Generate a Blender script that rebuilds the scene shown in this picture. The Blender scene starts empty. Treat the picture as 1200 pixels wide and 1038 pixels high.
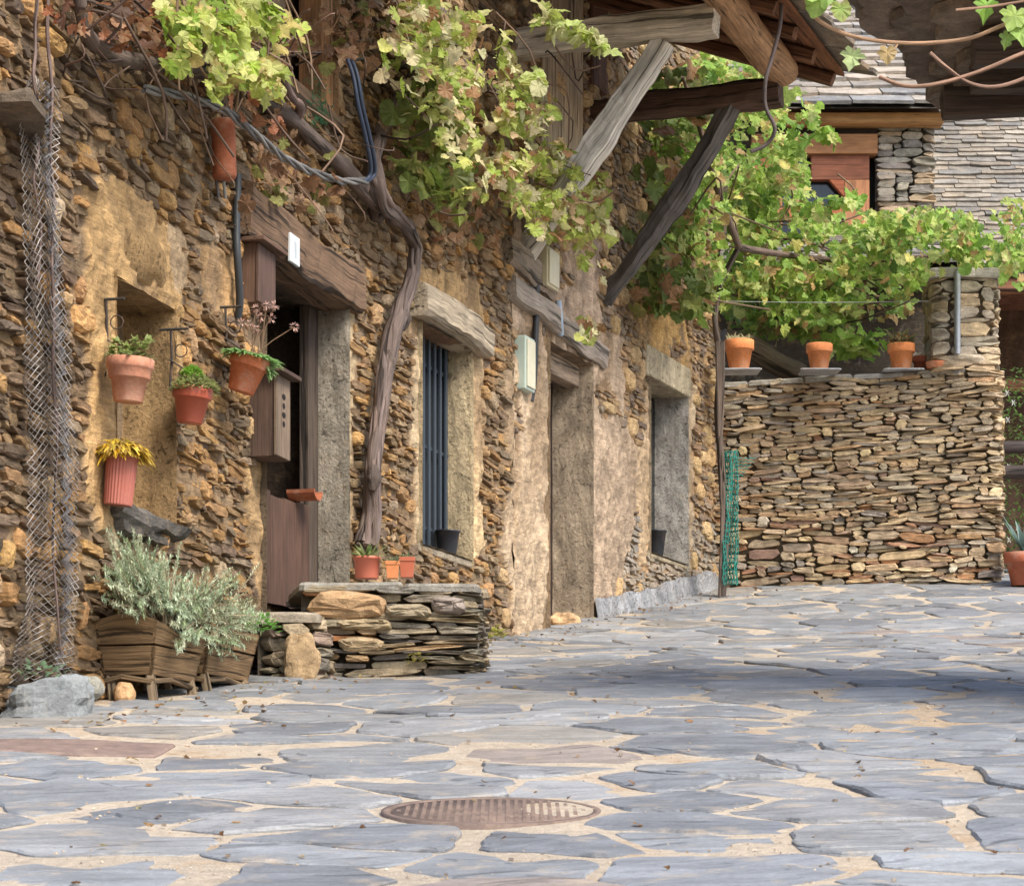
import bpy, math, random
import numpy as np
from mathutils import Vector, noise as mnoise
R = math.radians
rnd = random.Random(7)
scene = bpy.context.scene
COL = scene.collection
F = 3000.0; PX0 = 600.0; PY0 = 1000.0
V = Vector

# ------------------------------------------------------------------ helpers
def P(px, py, Y):
    return V(((px - PX0) * Y / F, Y, (PY0 - py) * Y / F))
def nz(p, s=1.0, o=0.0):
    return mnoise.noise(V((p[0]*s+o, p[1]*s+o*1.7, p[2]*s-o)))
def U(a, b): return rnd.uniform(a, b)
def lerp(a, b, t): return a + (b - a) * t
def cm(c, k): return (c[0]*k, c[1]*k, c[2]*k)
def cmix(a, b, t): return tuple(a[i]*(1-t)+b[i]*t for i in range(3))
def cj(c, s=.12):
    k = 1 + U(-s, s); return (c[0]*k*(1+U(-.04,.04)), c[1]*k, c[2]*k*(1+U(-.05,.05)))

class MB:
    def __init__(self): self.v=[]; self.f=[]; self.c=[]; self.g=[]; self.sm=[]
    def add(self, vs, fs, col, gr=None, smooth=False):
        o = len(self.v)
        self.v.extend([tuple(p) for p in vs])
        self.f.extend([tuple(i+o for i in q) for q in fs])
        self.sm.extend([smooth]*len(fs))
        if isinstance(col, list): self.c.extend(col)
        else: self.c.extend([col]*len(vs))
        self.g.extend(gr if gr is not None else [tuple(p) for p in vs])
    def build(self, name, mat, parent=None, bevel=0, bseg=2):
        me = bpy.data.meshes.new(name)
        off = V((0,0,0)) if parent is None else world_loc(parent)
        if off.length > 0:
            vs = [(a-off.x, b-off.y, c-off.z) for a,b,c in self.v]
        else: vs = self.v
        me.from_pydata(vs, [], self.f); me.update()
        a = me.attributes.new('col', 'FLOAT_COLOR', 'POINT')
        arr = np.ones((len(self.v),4), dtype=np.float32); arr[:,:3] = np.array([c[:3] for c in self.c], dtype=np.float32).reshape(-1,3)
        a.data.foreach_set('color', arr.ravel())
        g = me.attributes.new('gr', 'FLOAT_VECTOR', 'POINT')
        g.data.foreach_set('vector', np.array(self.g, dtype=np.float32).ravel())
        me.polygons.foreach_set('use_smooth', self.sm)
        me.materials.append(mat)
        o = bpy.data.objects.new(name, me); COL.objects.link(o)
        if parent is not None: o.parent = parent
        if bevel:
            m = o.modifiers.new('bevel','BEVEL'); m.width = bevel; m.segments = bseg; m.limit_method='ANGLE'; m.angle_limit=R(40)
        return o
def world_loc(o):
    l = V(o.location)
    while o.parent: o = o.parent; l = l + V(o.location)
    return l
def tag(o, label, cat, group=None, kind=None):
    if label: o['label'] = label
    if cat: o['category'] = cat
    if group: o['group'] = group
    if kind: o['kind'] = kind
    return o
def thing(name, loc, label, cat, group=None):
    o = bpy.data.objects.new(name, None); COL.objects.link(o); o.location = loc
    o.empty_display_size = .1
    return tag(o, label, cat, group)
def structure(o): o['kind'] = 'structure'; return o

# shape makers -------------------------------------------------------------
def boxv(mb, corners, col, gr=None):
    """corners: 8 points ordered (x0y0z0,x1y0z0,x1y1z0,x0y1z0, then z1)"""
    mb.add(corners, [(0,3,2,1),(4,5,6,7),(0,1,5,4),(1,2,6,5),(2,3,7,6),(3,0,4,7)], col, gr)
def obox(mb, c, ax, ay, az, col):
    c=V(c); ax=V(ax); ay=V(ay); az=V(az)
    ps=[c-ax-ay-az,c+ax-ay-az,c+ax+ay-az,c-ax+ay-az,c-ax-ay+az,c+ax-ay+az,c+ax+ay+az,c-ax+ay+az]
    lx,ly,lz=ax.length,ay.length,az.length
    o=U(0,50)
    L=sorted([(lx,0),(ly,1),(lz,2)],reverse=True)
    sg=[(-1,-1,-1),(1,-1,-1),(1,1,-1),(-1,1,-1),(-1,-1,1),(1,-1,1),(1,1,1),(-1,1,1)]
    ls=(lx,ly,lz)
    gr=[(s[L[0][1]]*L[0][0]+o, s[L[1][1]]*L[1][0]+o, s[L[2][1]]*L[2][0]) for s in sg]
    boxv(mb, ps, col, gr)
def tube(mb, pts, rad, col, n=7, jit=0.0, cap=True, sub=1, smooth=True):
    pts=[V(p) for p in pts]
    if not isinstance(rad,(list,tuple)): rad=[rad]*len(pts)
    if sub>1 and len(pts)>2:
        q=[];r=[]
        for i in range(len(pts)-1):
            p0=pts[max(i-1,0)];p1=pts[i];p2=pts[i+1];p3=pts[min(i+2,len(pts)-1)]
            for k in range(sub):
                t=k/sub
                q.append(.5*((2*p1)+(p2-p0)*t+(2*p0-5*p1+4*p2-p3)*t*t+(3*p1-p0-3*p2+p3)*t**3))
                r.append(lerp(rad[i],rad[i+1],t))
        q.append(pts[-1]);r.append(rad[-1]);pts=q;rad=r
    vs=[];gr=[];L=U(0,30)
    up=V((.13,.21,.97)).normalized()
    t0=(pts[1]-pts[0]).normalized()
    if abs(t0.dot(up))>.95: up=V((1,.1,.05)).normalized()
    prev=None
    for i,p in enumerate(pts):
        t=(pts[min(i+1,len(pts)-1)]-pts[max(i-1,0)])
        t = t.normalized() if t.length>1e-9 else t0
        a=(up-t*up.dot(t)) if prev is None else (prev-t*prev.dot(t))
        if a.length<1e-6: a=t.orthogonal()
        a.normalize(); prev=a; b=t.cross(a)
        if i>0: L+=(pts[i]-pts[i-1]).length
        for k in range(n):
            th=2*math.pi*k/n; rr=rad[i]
            if jit: rr*=1+jit*(mnoise.noise(V((L*6,math.cos(th)*1.3,math.sin(th)*1.3)))*1.6)
            vs.append(p+a*(rr*math.cos(th))+b*(rr*math.sin(th))); gr.append((L,math.cos(th)*rad[i],math.sin(th)*rad[i]))
    fs=[]
    for i in range(len(pts)-1):
        for k in range(n):
            k2=(k+1)%n
            fs.append((i*n+k,i*n+k2,(i+1)*n+k2,(i+1)*n+k))
    mb.add(vs,fs,col,gr,smooth)
    if cap:
        mb.add(vs[:n],[tuple(range(n-1,-1,-1))],col,gr[:n]); mb.add(vs[-n:],[tuple(range(n))],col,gr[-n:])
def lathe(mb, prof, c, axis=V((0,0,1)), n=28, col=(.5,.5,.5), rib=0):
    axis=V(axis).normalized(); a=axis.orthogonal().normalized(); b=axis.cross(a)
    vs=[];fs=[];cc=[]
    for (r,z) in prof:
        for k in range(n):
            th=2*math.pi*k/n; rr=r*(1-(rib if k%2 else 0))
            vs.append(V(c)+axis*z+a*(rr*math.cos(th))+b*(rr*math.sin(th)))
            cc.append(cm(col,1+.06*mnoise.noise(vs[-1]*25)))
    for i in range(len(prof)-1):
        for k in range(n):
            k2=(k+1)%n; fs.append((i*n+k,i*n+k2,(i+1)*n+k2,(i+1)*n+k))
    mb.add(vs,fs,cc,None,rib==0)
def beam(mb, p0, p1, w, h, col, up=(0,0,1), seg=14, rough=.012, ch=.18, taper=1.0, bow=0.0, sink=0.0):
    p0=V(p0);p1=V(p1);t=(p1-p0);Ln=t.length;t.normalize();up=V(up)
    s=t.cross(up); s.normalize(); u=s.cross(t); u.normalize()
    cs=[(-.5+ch,-.5),(.5-ch,-.5),(.5,-.5+ch),(.5,.5-ch),(.5-ch,.5),(-.5+ch,.5),(-.5,.5-ch),(-.5,-.5+ch)]
    vs=[];gr=[];o=U(0,40);m=len(cs)
    for i in range(seg+1):
        q=i/seg; k=lerp(1,taper,q); b=bow*math.sin(math.pi*q)
        for j,(a,c) in enumerate(cs):
            pt=p0+t*(Ln*q)+s*(a*w*k)+u*(c*h*k+b)
            d=V((mnoise.noise(pt*7+V((o,0,0))),mnoise.noise(pt*7+V((0,o,0))),mnoise.noise(pt*7+V((0,0,o)))))
            d2=mnoise.noise(V((q*Ln*2,j*3.3,o)))
            vs.append(pt+d*rough+(s*a+u*c)*d2*rough*2.2); gr.append((q*Ln+o,a*w,c*h))
    fs=[]
    for i in range(seg):
        for j in range(m):
            j2=(j+1)%m; fs.append((i*m+j,i*m+j2,(i+1)*m+j2,(i+1)*m+j))
    fs.append(tuple(range(m-1,-1,-1))); fs.append(tuple(seg*m+j for j in range(m)))
    mb.add(vs,fs,col,gr)
def slab(mb, poly, z0, z1, col, nzv=.012, chamf=.012, edge_col=None):
    """irregular horizontal slab; poly list of (x,y); z0,z1 numbers or functions"""
    n=len(poly); cx=sum(p[0] for p in poly)/n; cy=sum(p[1] for p in poly)/n
    fz0=z0 if callable(z0) else (lambda x,y:z0); fz1=z1 if callable(z1) else (lambda x,y:z1)
    a=[V((x,y,fz0(x,y))) for x,y in poly]
    b=[V((x,y,fz1(x,y)-chamf)) for x,y in poly]
    c=[]
    for x,y in poly:
        d=math.hypot(x-cx,y-cy)+1e-6; k=max(.5,1-chamf*1.3/d)
        X=cx+(x-cx)*k;Y=cy+(y-cy)*k
        c.append(V((X,Y,fz1(X,Y)+nzv*mnoise.noise(V((X*5,Y*5,z1 if not callable(z1) else 1.3))))))
    vs=a+b+c+[V((cx,cy,fz1(cx,cy)+nzv*.3))]
    fs=[tuple(range(n-1,-1,-1))]
    for i in range(n):
        j=(i+1)%n; fs+= [(i,j,n+j,n+i),(n+i,n+j,2*n+j,2*n+i),(2*n+i,2*n+j,3*n)]
    mb.add(vs,fs,col)
def rough_poly(poly, step=.09, amp=.02, seed=0, rnds=.25):
    out=[];n=len(poly)
    # round corners
    q=[]
    for i in range(n):
        p=poly[i];a=poly[i-1];b=poly[(i+1)%n]
        r1=rnds*U(.5,1.1);r2=rnds*U(.5,1.1)
        q.append((lerp(p[0],a[0],r1*.5),lerp(p[1],a[1],r1*.5))); q.append((lerp(p[0],b[0],r2*.5),lerp(p[1],b[1],r2*.5)))
    m=len(q)
    for i in range(m):
        a=q[i];b=q[(i+1)%m];L=math.hypot(b[0]-a[0],b[1]-a[1]);k=max(1,int(L/step))
        dx=(b[0]-a[0])/(L+1e-9);dy=(b[1]-a[1])/(L+1e-9)
        for j in range(k):
            t=j/k;x=lerp(a[0],b[0],t);y=lerp(a[1],b[1],t)
            d=amp*(mnoise.noise(V((x*5,y*5,seed)))+.5*mnoise.noise(V((x*17,y*17,seed+3)))+.28*mnoise.noise(V((x*43,y*43,seed+5))))*1.3
            out.append((x-dy*d,y+dx*d))
    return out

class Path:
    """a wall's plan line; W(u,h,d): along, height, out of the face"""
    def __init__(self, pts):
        self.p=np.array(pts,dtype=float)
        d=np.diff(self.p,axis=0); self.u=np.concatenate([[0],np.cumsum(np.hypot(d[:,0],d[:,1]))])
        t=np.gradient(self.p,axis=0); L=np.hypot(t[:,0],t[:,1]); t/=L[:,None]
        self.n=np.stack([t[:,1],-t[:,0]],axis=1); self.L=self.u[-1]
    def W(self,u,h,d=0.0):
        x=np.interp(u,self.u,self.p[:,0]);y=np.interp(u,self.u,self.p[:,1])
        a=np.interp(u,self.u,self.n[:,0]);b=np.interp(u,self.u,self.n[:,1])
        return V((x+a*d,y+b*d,h))
    def nrm(self,u):
        return V((np.interp(u,self.u,self.n[:,0]),np.interp(u,self.u,self.n[:,1]),0)).normalized()
    def tan(self,u):
        n=self.nrm(u); return V((-n.y,n.x,0))
    def at(self,px,d=0.0):
        """u of the wall point that, d out of the face, stands at photo column px"""
        X=self.p[:,0]+self.n[:,0]*d;Y=self.p[:,1]+self.n[:,1]*d
        return float(np.interp(px,PX0+F*X/Y,self.u))
    def S(self,px,py,d=0.0):
        u=self.at(px,d); w=self.W(u,0,d); return u,(PY0-py)*w.y/F
    def SP(self,px,py,d=0.0):
        u,h=self.S(px,py,d); return self.W(u,h,d)
def wbox(mb,path,u0,u1,h0,h1,d0,d1,col,nu=1):
    for k in range(nu):
        a=lerp(u0,u1,k/nu);b=lerp(u0,u1,(k+1)/nu)
        f0=h0 if not callable(h0) else h0; 
        H0=(lambda u:h0) if not callable(h0) else h0; H1=(lambda u:h1) if not callable(h1) else h1
        W=path.W
        cs=[W(a,H0(a),d0),W(b,H0(b),d0),W(b,H0(b),d1),W(a,H0(a),d1),W(a,H1(a),d0),W(b,H1(b),d0),W(b,H1(b),d1),W(a,H1(a),d1)]
        L=abs(u1-u0);hh=abs(H1(a)-H0(a))
        if L>hh: gr=[(u,c.z,dd) for c,(u,dd) in zip(cs,[(a,d0),(b,d0),(b,d1),(a,d1)]*2)]
        else: gr=[(c.z,u,dd) for c,(u,dd) in zip(cs,[(a,d0),(b,d0),(b,d1),(a,d1)]*2)]
        fs=[(0,1,2,3),(4,7,6,5),(2,1,5,6),(0,3,7,4),(3,2,6,7),(1,0,4,5)]
        mb.add(cs,fs,col,gr)

SL=[(-1,.08),(-.86,-.62),(-.5,-.95),(.05,-1.0),(.6,-.93),(.9,-.55),(1,.02),(.84,.7),(.45,1.0),(-.1,.95),(-.62,.98),(-.9,.5)]
def stone(mb,path,u,h,w,hh,prot,col,rot=0.0,p=3.0,embed=.05,n=None,base_d=0.0):
    small=max(w,hh)<.12
    if p<2.8 or n:      # rounded cobble
        n=n or 14
        O=[]
        for i in range(n):
            a=2*math.pi*(i+.5)/n; c=math.cos(a);q=math.sin(a); r=1+U(-.09,.09)
            O.append((math.copysign(abs(c)**(2/p),c)*r,math.copysign(abs(q)**(2/p),q)*r))
        rings=((1.0,-embed),(1.0,.30*prot),(.93,.70*prot),(.74,.93*prot),(.40,1.02*prot))
    else:
        src=SL[::2] if small else SL
        pt=U(.0,.5); O=[]
        for (x,y) in src:
            if abs(x)>.8: y=y*(1+pt*.8); x=x*U(.86,1.06)
            O.append((x+U(-.09,.09),y*U(.86,1.1)))
        if rnd.random()<.35:   # wedge
            k=U(-.35,.35); O=[(x,y*(1+k*x)) for x,y in O]
        n=len(O); rings=((1.0,-embed),(1.0,.62*prot),(.965,.90*prot),(.80,1.0*prot))
    tx=U(-.22,.22)*prot/ max(w,.05); ty=U(-.35,.25)*prot/max(hh,.03)
    skew=U(-.35,.35); ca,sa=math.cos(rot),math.sin(rot)
    vs=[];cs=[];base_d=base_d+U(-.008,.008)
    for (s,d) in rings:
        ex=(1-s)*.45*min(w,hh)
        for i in range(n):
            x=.5*w*O[i][0]*(1-(1-s)*min(1,hh/max(w,.01)*1.5)); y=.5*hh*O[i][1]*s
            x+=skew*y
            X=x*ca-y*sa;Y=x*sa+y*ca
            dd=base_d+d+(x*tx+y*ty if d>0 else 0)+(U(-.13,.13)*prot if d>0 else 0)
            vs.append(path.W(u+X,h+Y,dd)); cs.append(cm(col,U(.86,1.14)))
    vs.append(path.W(u+U(-.2,.2)*w,h+U(-.15,.15)*hh,base_d+prot*U(.92,1.08))); cs.append(col)
    fs=[]
    nr=len(rings)
    for r in range(nr-1):
        for i in range(n):
            j=(i+1)%n; fs.append((r*n+i,r*n+j,(r+1)*n+j,(r+1)*n+i))
    for i in range(n): fs.append(((nr-1)*n+i,(nr-1)*n+(i+1)%n,nr*n))
    mb.add(vs,fs,cs,None,False)
def masonry(mb,path,u0,u1,hb,ht,skip,spec,seed=1,wave=.05,gap=.010,du=.01):
    """skyline packing of rubble; spec(u,h)->dict(w,h,prot,col,p,rot)"""
    N=int((u1-u0)/du)
    sky=np.array([hb(u0+i*du) for i in range(N)])-.03*0
    top=np.array([ht(u0+i*du) for i in range(N)])
    it=0
    while it<30000:
        it+=1
        rem=np.where(sky<top,sky,1e9); i=int(np.argmin(rem))
        if rem[i]>1e8: break
        s0=sky[i]
        a=i
        while a>0 and abs(sky[a-1]-s0)<.014: a-=1
        b=i
        while b<N-1 and abs(sky[b+1]-s0)<.014: b+=1
        run=(b-a+1)
        uc=u0+(a+.5*run)*du
        sp=spec(uc,s0)
        w=max(3,int(sp['w']/du)); 
        if run<5:
            # fill a slit
            nb=min(sky[a-1] if a>0 else 1e9, sky[b+1] if b<N-1 else 1e9)
            hh=max(.02,min(nb-s0,.08)) if nb<1e8 else .05
            aa,bb=a,b
        else:
            if run-w<5: w=run
            w=min(w,run)
            if rnd.random()<.5: aa=a;bb=a+w-1
            else: bb=b;aa=b-w+1
            hh=sp['h']
            # snap to neighbour
            nb=sky[bb+1] if bb<N-1 else None
            if nb is not None and abs(s0+hh-nb)<.02 and nb-s0>.02: hh=nb-s0
        ua=u0+aa*du;ub=u0+(bb+1)*du
        uu=.5*(ua+ub);hm=s0+hh*.5
        wv=wave*mnoise.noise(V((uu*.9,hm*.9,seed*3.1)))
        if (ub-ua)>.025 and not skip(ua,ub,s0+wv,s0+hh+wv):
            stone(mb,path,uu,hm+wv,max(.03,(ub-ua)-gap*U(-.2,1.2)),max(.018,hh-gap*U(-.2,1.2)),sp['prot'],sp['col'],sp.get('rot',0)+U(-.05,.05),sp.get('p',3.0),base_d=sp.get('d',0))
        sky[aa:bb+1]=s0+hh
def inpoly(px,py,poly):
    x=np.asarray(px);y=np.asarray(py);r=np.zeros(x.shape,bool);n=len(poly)
    for i in range(n):
        x1,y1=poly[i];x2,y2=poly[(i+1)%n]
        if y1==y2: continue
        c=((y1>y)!=(y2>y))&(x<(x2-x1)*(y-y1)/(y2-y1)+x1); r^=c
    return r

# ------------------------------------------------------------------ materials
def newmat(name):
    m=bpy.data.materials.new(name); m.use_nodes=True; nt=m.node_tree
    b=nt.nodes.get('Principled BSDF'); return m,nt,b
def N(nt,t,**k):
    n=nt.nodes.new(t)
    for a,b in k.items(): setattr(n,a,b)
    return n
def attr(nt,name,kind='Color'):
    n=N(nt,'ShaderNodeAttribute'); n.attribute_name=name; return n.outputs[kind]
def noise_(nt,vec,scale,detail=5,rough=.6,dist=0.0):
    n=N(nt,'ShaderNodeTexNoise'); n.inputs['Scale'].default_value=scale; n.inputs['Detail'].default_value=detail
    n.inputs['Roughness'].default_value=rough; n.inputs['Distortion'].default_value=dist
    nt.links.new(vec,n.inputs['Vector']); return n.outputs['Fac']
def mrange(nt,val,a,b,c,d):
    n=N(nt,'ShaderNodeMapRange'); n.inputs[1].default_value=a;n.inputs[2].default_value=b;n.inputs[3].default_value=c;n.inputs[4].default_value=d
    nt.links.new(val,n.inputs[0]); return n.outputs[0]
def mul(nt,a,b):
    n=N(nt,'ShaderNodeMath',operation='MULTIPLY')
    for i,x in enumerate((a,b)):
        if isinstance(x,(int,float)): n.inputs[i].default_value=x
        else: nt.links.new(x,n.inputs[i])
    return n.outputs[0]
def addm(nt,a,b):
    n=N(nt,'ShaderNodeMath',operation='ADD')
    for i,x in enumerate((a,b)):
        if isinstance(x,(int,float)): n.inputs[i].default_value=x
        else: nt.links.new(x,n.inputs[i])
    return n.outputs[0]
def cscale(nt,col,fac):
    n=N(nt,'ShaderNodeVectorMath',operation='SCALE'); nt.links.new(col,n.inputs[0]); nt.links.new(fac,n.inputs['Scale']); return n.outputs[0]
def cmixn(nt,a,b,fac):
    n=N(nt,'ShaderNodeMix',data_type='RGBA')
    for s,x in ((6,a),(7,b)):
        if isinstance(x,tuple): n.inputs[s].default_value=(*x,1)
        else: nt.links.new(x,n.inputs[s])
    if isinstance(fac,(int,float)): n.inputs[0].default_value=fac
    else: nt.links.new(fac,n.inputs[0])
    return n.outputs[2]
def bump(nt,b,h,dist=.01,strength=.6):
    n=N(nt,'ShaderNodeBump'); n.inputs['Distance'].default_value=dist; n.inputs['Strength'].default_value=strength
    nt.links.new(h,n.inputs['Height']); nt.links.new(n.outputs[0],b.inputs['Normal'])
def objco(nt): return N(nt,'ShaderNodeTexCoord').outputs['Object']
def vscale(nt,vec,s):
    n=N(nt,'ShaderNodeVectorMath',operation='MULTIPLY'); nt.links.new(vec,n.inputs[0]); n.inputs[1].default_value=s; return n.outputs[0]

def vor(nt,vec,scale,feat='DISTANCE_TO_EDGE'):
    n=N(nt,'ShaderNodeTexVoronoi'); n.feature=feat; n.inputs['Scale'].default_value=scale; nt.links.new(vec,n.inputs['Vector']); return n.outputs['Distance']
def warp(nt,vec,scale,amt):
    n=N(nt,'ShaderNodeTexNoise'); n.inputs['Scale'].default_value=scale; n.inputs['Detail'].default_value=4; nt.links.new(vec,n.inputs['Vector'])
    a=N(nt,'ShaderNodeVectorMath',operation='SUBTRACT'); nt.links.new(n.outputs['Color'],a.inputs[0]); a.inputs[1].default_value=(.5,.5,.5)
    b=N(nt,'ShaderNodeVectorMath',operation='SCALE'); nt.links.new(a.outputs[0],b.inputs[0]); b.inputs['Scale'].default_value=amt
    c=N(nt,'ShaderNodeVectorMath',operation='ADD'); nt.links.new(vec,c.inputs[0]); nt.links.new(b.outputs[0],c.inputs[1]); return c.outputs[0]
def mat_rock(name,s1=13,s2=85,amp=.45,rough=.88,bd=.012,bs=.7,spots=None,spot_amt=.5,plaster=False,layers=True):
    m,nt,b=newmat(name); co=objco(nt); c=attr(nt,'col')
    n1=noise_(nt,co,s1,6,.65); n2=noise_(nt,co,s2,5,.65); n3=noise_(nt,co,2.2,3,.5); n6=noise_(nt,co,230,3,.6)
    f=mul(nt,mul(nt,mrange(nt,n1,.25,.75,1-amp,1+amp),mrange(nt,n2,.25,.75,.74,1.26)),mul(nt,mrange(nt,n3,.3,.7,.85,1.15),mrange(nt,n6,.25,.75,.82,1.18)))
    h=addm(nt,n1,addm(nt,mul(nt,n2,.6),mul(nt,n6,.25)))
    if plaster:
        w_=warp(nt,co,3.5,.5); e=vor(nt,w_,1.7); cmk=mrange(nt,noise_(nt,co,1.9,3,.5),.46,.56,1.0,.0); ck=mrange(nt,addm(nt,e,cmk),.0,.013,.62,1.0)
        st=noise_(nt,vscale(nt,co,(7,7,.7)),1,5,.6,.5); f=mul(nt,mul(nt,f,ck),mrange(nt,st,.3,.7,.72,1.2))
        pit=noise_(nt,co,34,4,.75); pk=mrange(nt,pit,.33,.42,.5,1.0); f=mul(nt,f,pk); h=addm(nt,h,addm(nt,mul(nt,ck,.5),mul(nt,pk,.9)))
    elif layers:
        ly=noise_(nt,vscale(nt,co,(9,9,75)),1,4,.6,.6); f=mul(nt,f,mrange(nt,ly,.3,.7,.76,1.2)); h=addm(nt,h,mul(nt,ly,.9))
    col=cscale(nt,c,f)
    n7=noise_(nt,co,6,6,.7); col=cmixn(nt,col,(.30,.21,.12),mul(nt,mrange(nt,n7,.54,.68,0,1),.38))
    if spots:
        n4=noise_(nt,co,9,7,.7); col=cmixn(nt,col,spots,mul(nt,mrange(nt,n4,.58,.68,0,1),spot_amt))
    nt.links.new(col,b.inputs['Base Color']); b.inputs['Roughness'].default_value=rough; b.inputs['Specular IOR Level'].default_value=.25
    bump(nt,b,h,bd,bs); return m
def mat_wood(name,amp=.5,rough=.8,crack=.75,bs=.7,gs=55):
    m,nt,b=newmat(name); g=attr(nt,'gr','Vector'); c=attr(nt,'col')
    n1=noise_(nt,vscale(nt,g,(2.2,gs,gs)),1,6,.62,.3); n2=noise_(nt,vscale(nt,g,(1.1,gs*.5,gs*.5)),1,3,.5,.8); n3=noise_(nt,vscale(nt,g,(4,9,9)),1,4,.6)
    f=mul(nt,mrange(nt,n1,.25,.75,1-amp,1+amp),mrange(nt,n3,.3,.7,.75,1.22))
    n4=noise_(nt,vscale(nt,g,(7,gs*4,gs*4)),1,3,.6); f=mul(nt,f,mrange(nt,n4,.25,.75,.72,1.28))
    ck=mrange(nt,n2,.36,.43,1-crack,1.0)
    kn=vor(nt,vscale(nt,g,(2.2,9,9)),1,'F1'); f=mul(nt,f,mrange(nt,kn,.05,.16,.45,1.0))
    col=cscale(nt,c,mul(nt,f,ck)); nt.links.new(col,b.inputs['Base Color']); b.inputs['Roughness'].default_value=rough; b.inputs['Specular IOR Level'].default_value=.3
    bump(nt,b,addm(nt,addm(nt,n1,mul(nt,n4,.5)),mul(nt,ck,.9)),.010,bs); return m
def mat_leaf(name,tr=.38):
    m,nt,b=newmat(name); c=attr(nt,'col'); co=objco(nt)
    n1=noise_(nt,co,45,3); col=cscale(nt,c,mrange(nt,n1,.3,.7,.8,1.2))
    nt.links.new(col,b.inputs['Base Color']); b.inputs['Roughness'].default_value=.55; b.inputs['Specular IOR Level'].default_value=.35
    t=N(nt,'ShaderNodeBsdfTranslucent'); nt.links.new(cscale(nt,col,N_val(nt,1.3)),t.inputs[0])
    mx=N(nt,'ShaderNodeMixShader'); mx.inputs[0].default_value=tr
    nt.links.new(b.outputs[0],mx.inputs[1]); nt.links.new(t.outputs[0],mx.inputs[2])
    nt.links.new(mx.outputs[0],nt.nodes['Material Output'].inputs[0]); return m
def N_val(nt,v):
    n=N(nt,'ShaderNodeValue'); n.outputs[0].default_value=v; return n.outputs[0]
def mat_plain(name,rough=.6,metal=0.0,amp=.12,sc=12,spec=.4,bs=.15,dirt=None,dirt_amt=.5):
    m,nt,b=newmat(name); c=attr(nt,'col'); co=objco(nt); n1=noise_(nt,co,sc,6,.6); n2=noise_(nt,co,sc*8,3)
    col=cscale(nt,c,mul(nt,mrange(nt,n1,.25,.75,1-amp,1+amp),mrange(nt,n2,.25,.75,1-amp*.5,1+amp*.5)))
    if dirt:
        n4=noise_(nt,co,sc*.8,6,.7); col=cmixn(nt,col,dirt,mul(nt,mrange(nt,n4,.5,.72,0,1),dirt_amt))
    nt.links.new(col,b.inputs['Base Color']); b.inputs['Roughness'].default_value=rough; b.inputs['Metallic'].default_value=metal; b.inputs['Specular IOR Level'].default_value=spec
    bump(nt,b,n2,.004,bs); return m
def mat_slate(name):
    m,nt,b=newmat(name); c=attr(nt,'col'); g=attr(nt,'gr','Vector'); co=objco(nt)
    n1=noise_(nt,vscale(nt,g,(2.0,9,6)),1,7,.6,.6); n2=noise_(nt,co,60,5,.65); n3=noise_(nt,co,3.5,5,.6); n5=noise_(nt,co,.45,3,.5)
    f=mul(nt,mul(nt,mrange(nt,n1,.25,.75,.76,1.24),mrange(nt,n2,.25,.75,.8,1.2)),mrange(nt,n3,.3,.7,.82,1.18))
    col=cscale(nt,c,f)
    n4=noise_(nt,co,5.5,6,.68)
    col=cmixn(nt,col,(.42,.33,.23),mul(nt,mrange(nt,n4,.55,.7,0,1),.55))
    nt.links.new(col,b.inputs['Base Color']); b.inputs['Roughness'].default_value=.62; b.inputs['Specular IOR Level'].default_value=.35
    st=mrange(nt,n1,.42,.50,0,1)
    n6=noise_(nt,vscale(nt,g,(1.1,6,4)),1,4,.55,1.2); ck=mrange(nt,n6,.34,.38,.62,1.0)
    col=cscale(nt,col,ck); n7=noise_(nt,co,150,3,.6); col=cscale(nt,col,mrange(nt,n7,.25,.75,.85,1.15)); nt.links.new(col,b.inputs['Base Color'])
    bump(nt,b,addm(nt,addm(nt,mul(nt,n1,.8),mul(nt,st,.3)),mul(nt,n2,.35)),.012,.65); return m
def mat_sand(name):
    m,nt,b=newmat(name); co=objco(nt); c=attr(nt,'col')
    n1=noise_(nt,co,1.3,5,.6); n2=noise_(nt,co,22,6,.7); n3=noise_(nt,co,190,3,.6)
    col=cscale(nt,c,mul(nt,mrange(nt,n2,.25,.75,.72,1.22),mrange(nt,n3,.25,.75,.72,1.28)))
    n4=noise_(nt,co,2.1,6,.7); col=cmixn(nt,col,(.34,.2,.09),mul(nt,mrange(nt,n4,.55,.7,0,1),.55))
    nt.links.new(col,b.inputs['Base Color']); b.inputs['Roughness'].default_value=.95; b.inputs['Specular IOR Level'].default_value=.15
    bump(nt,b,addm(nt,n2,mul(nt,n3,.5)),.015,.9); return m
M_rock=mat_rock('stone_wall'); M_plast=mat_rock('mud_plaster',s1=9,s2=60,amp=.34,bd=.025,bs=1.0,plaster=True)
M_dry=mat_rock('dry_stone',amp=.4,spots=(.42,.39,.33),spot_amt=.35)
M_bould=mat_rock('boulder_stone',s1=11,s2=70,amp=.35,layers=False,spots=(.40,.38,.32),spot_amt=.3)
M_wood=mat_wood('old_wood'); M_wood2=mat_wood('planed_wood',amp=.25,crack=.3,bs=.3,gs=70); M_bark=mat_wood('vine_bark',amp=.45,crack=.7,bs=1.0,gs=40)
M_leaf=mat_leaf('leaf',.42); M_herb=mat_leaf('herb',.25)
M_terra=mat_plain('terracotta',.85,0,.24,9,.2,.35,(.62,.47,.37),.5)
M_plast_pot=mat_plain('plastic_pot',.45,0,.05,9,.4,.05,(.40,.25,.2),.15)
M_slate=mat_slate('paving_slate'); M_sand=mat_sand('sand'); M_roof=mat_rock('roof_slate',s1=8,s2=60,amp=.3,rough=.75,spots=(.5,.46,.36),spot_amt=.4)
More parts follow.
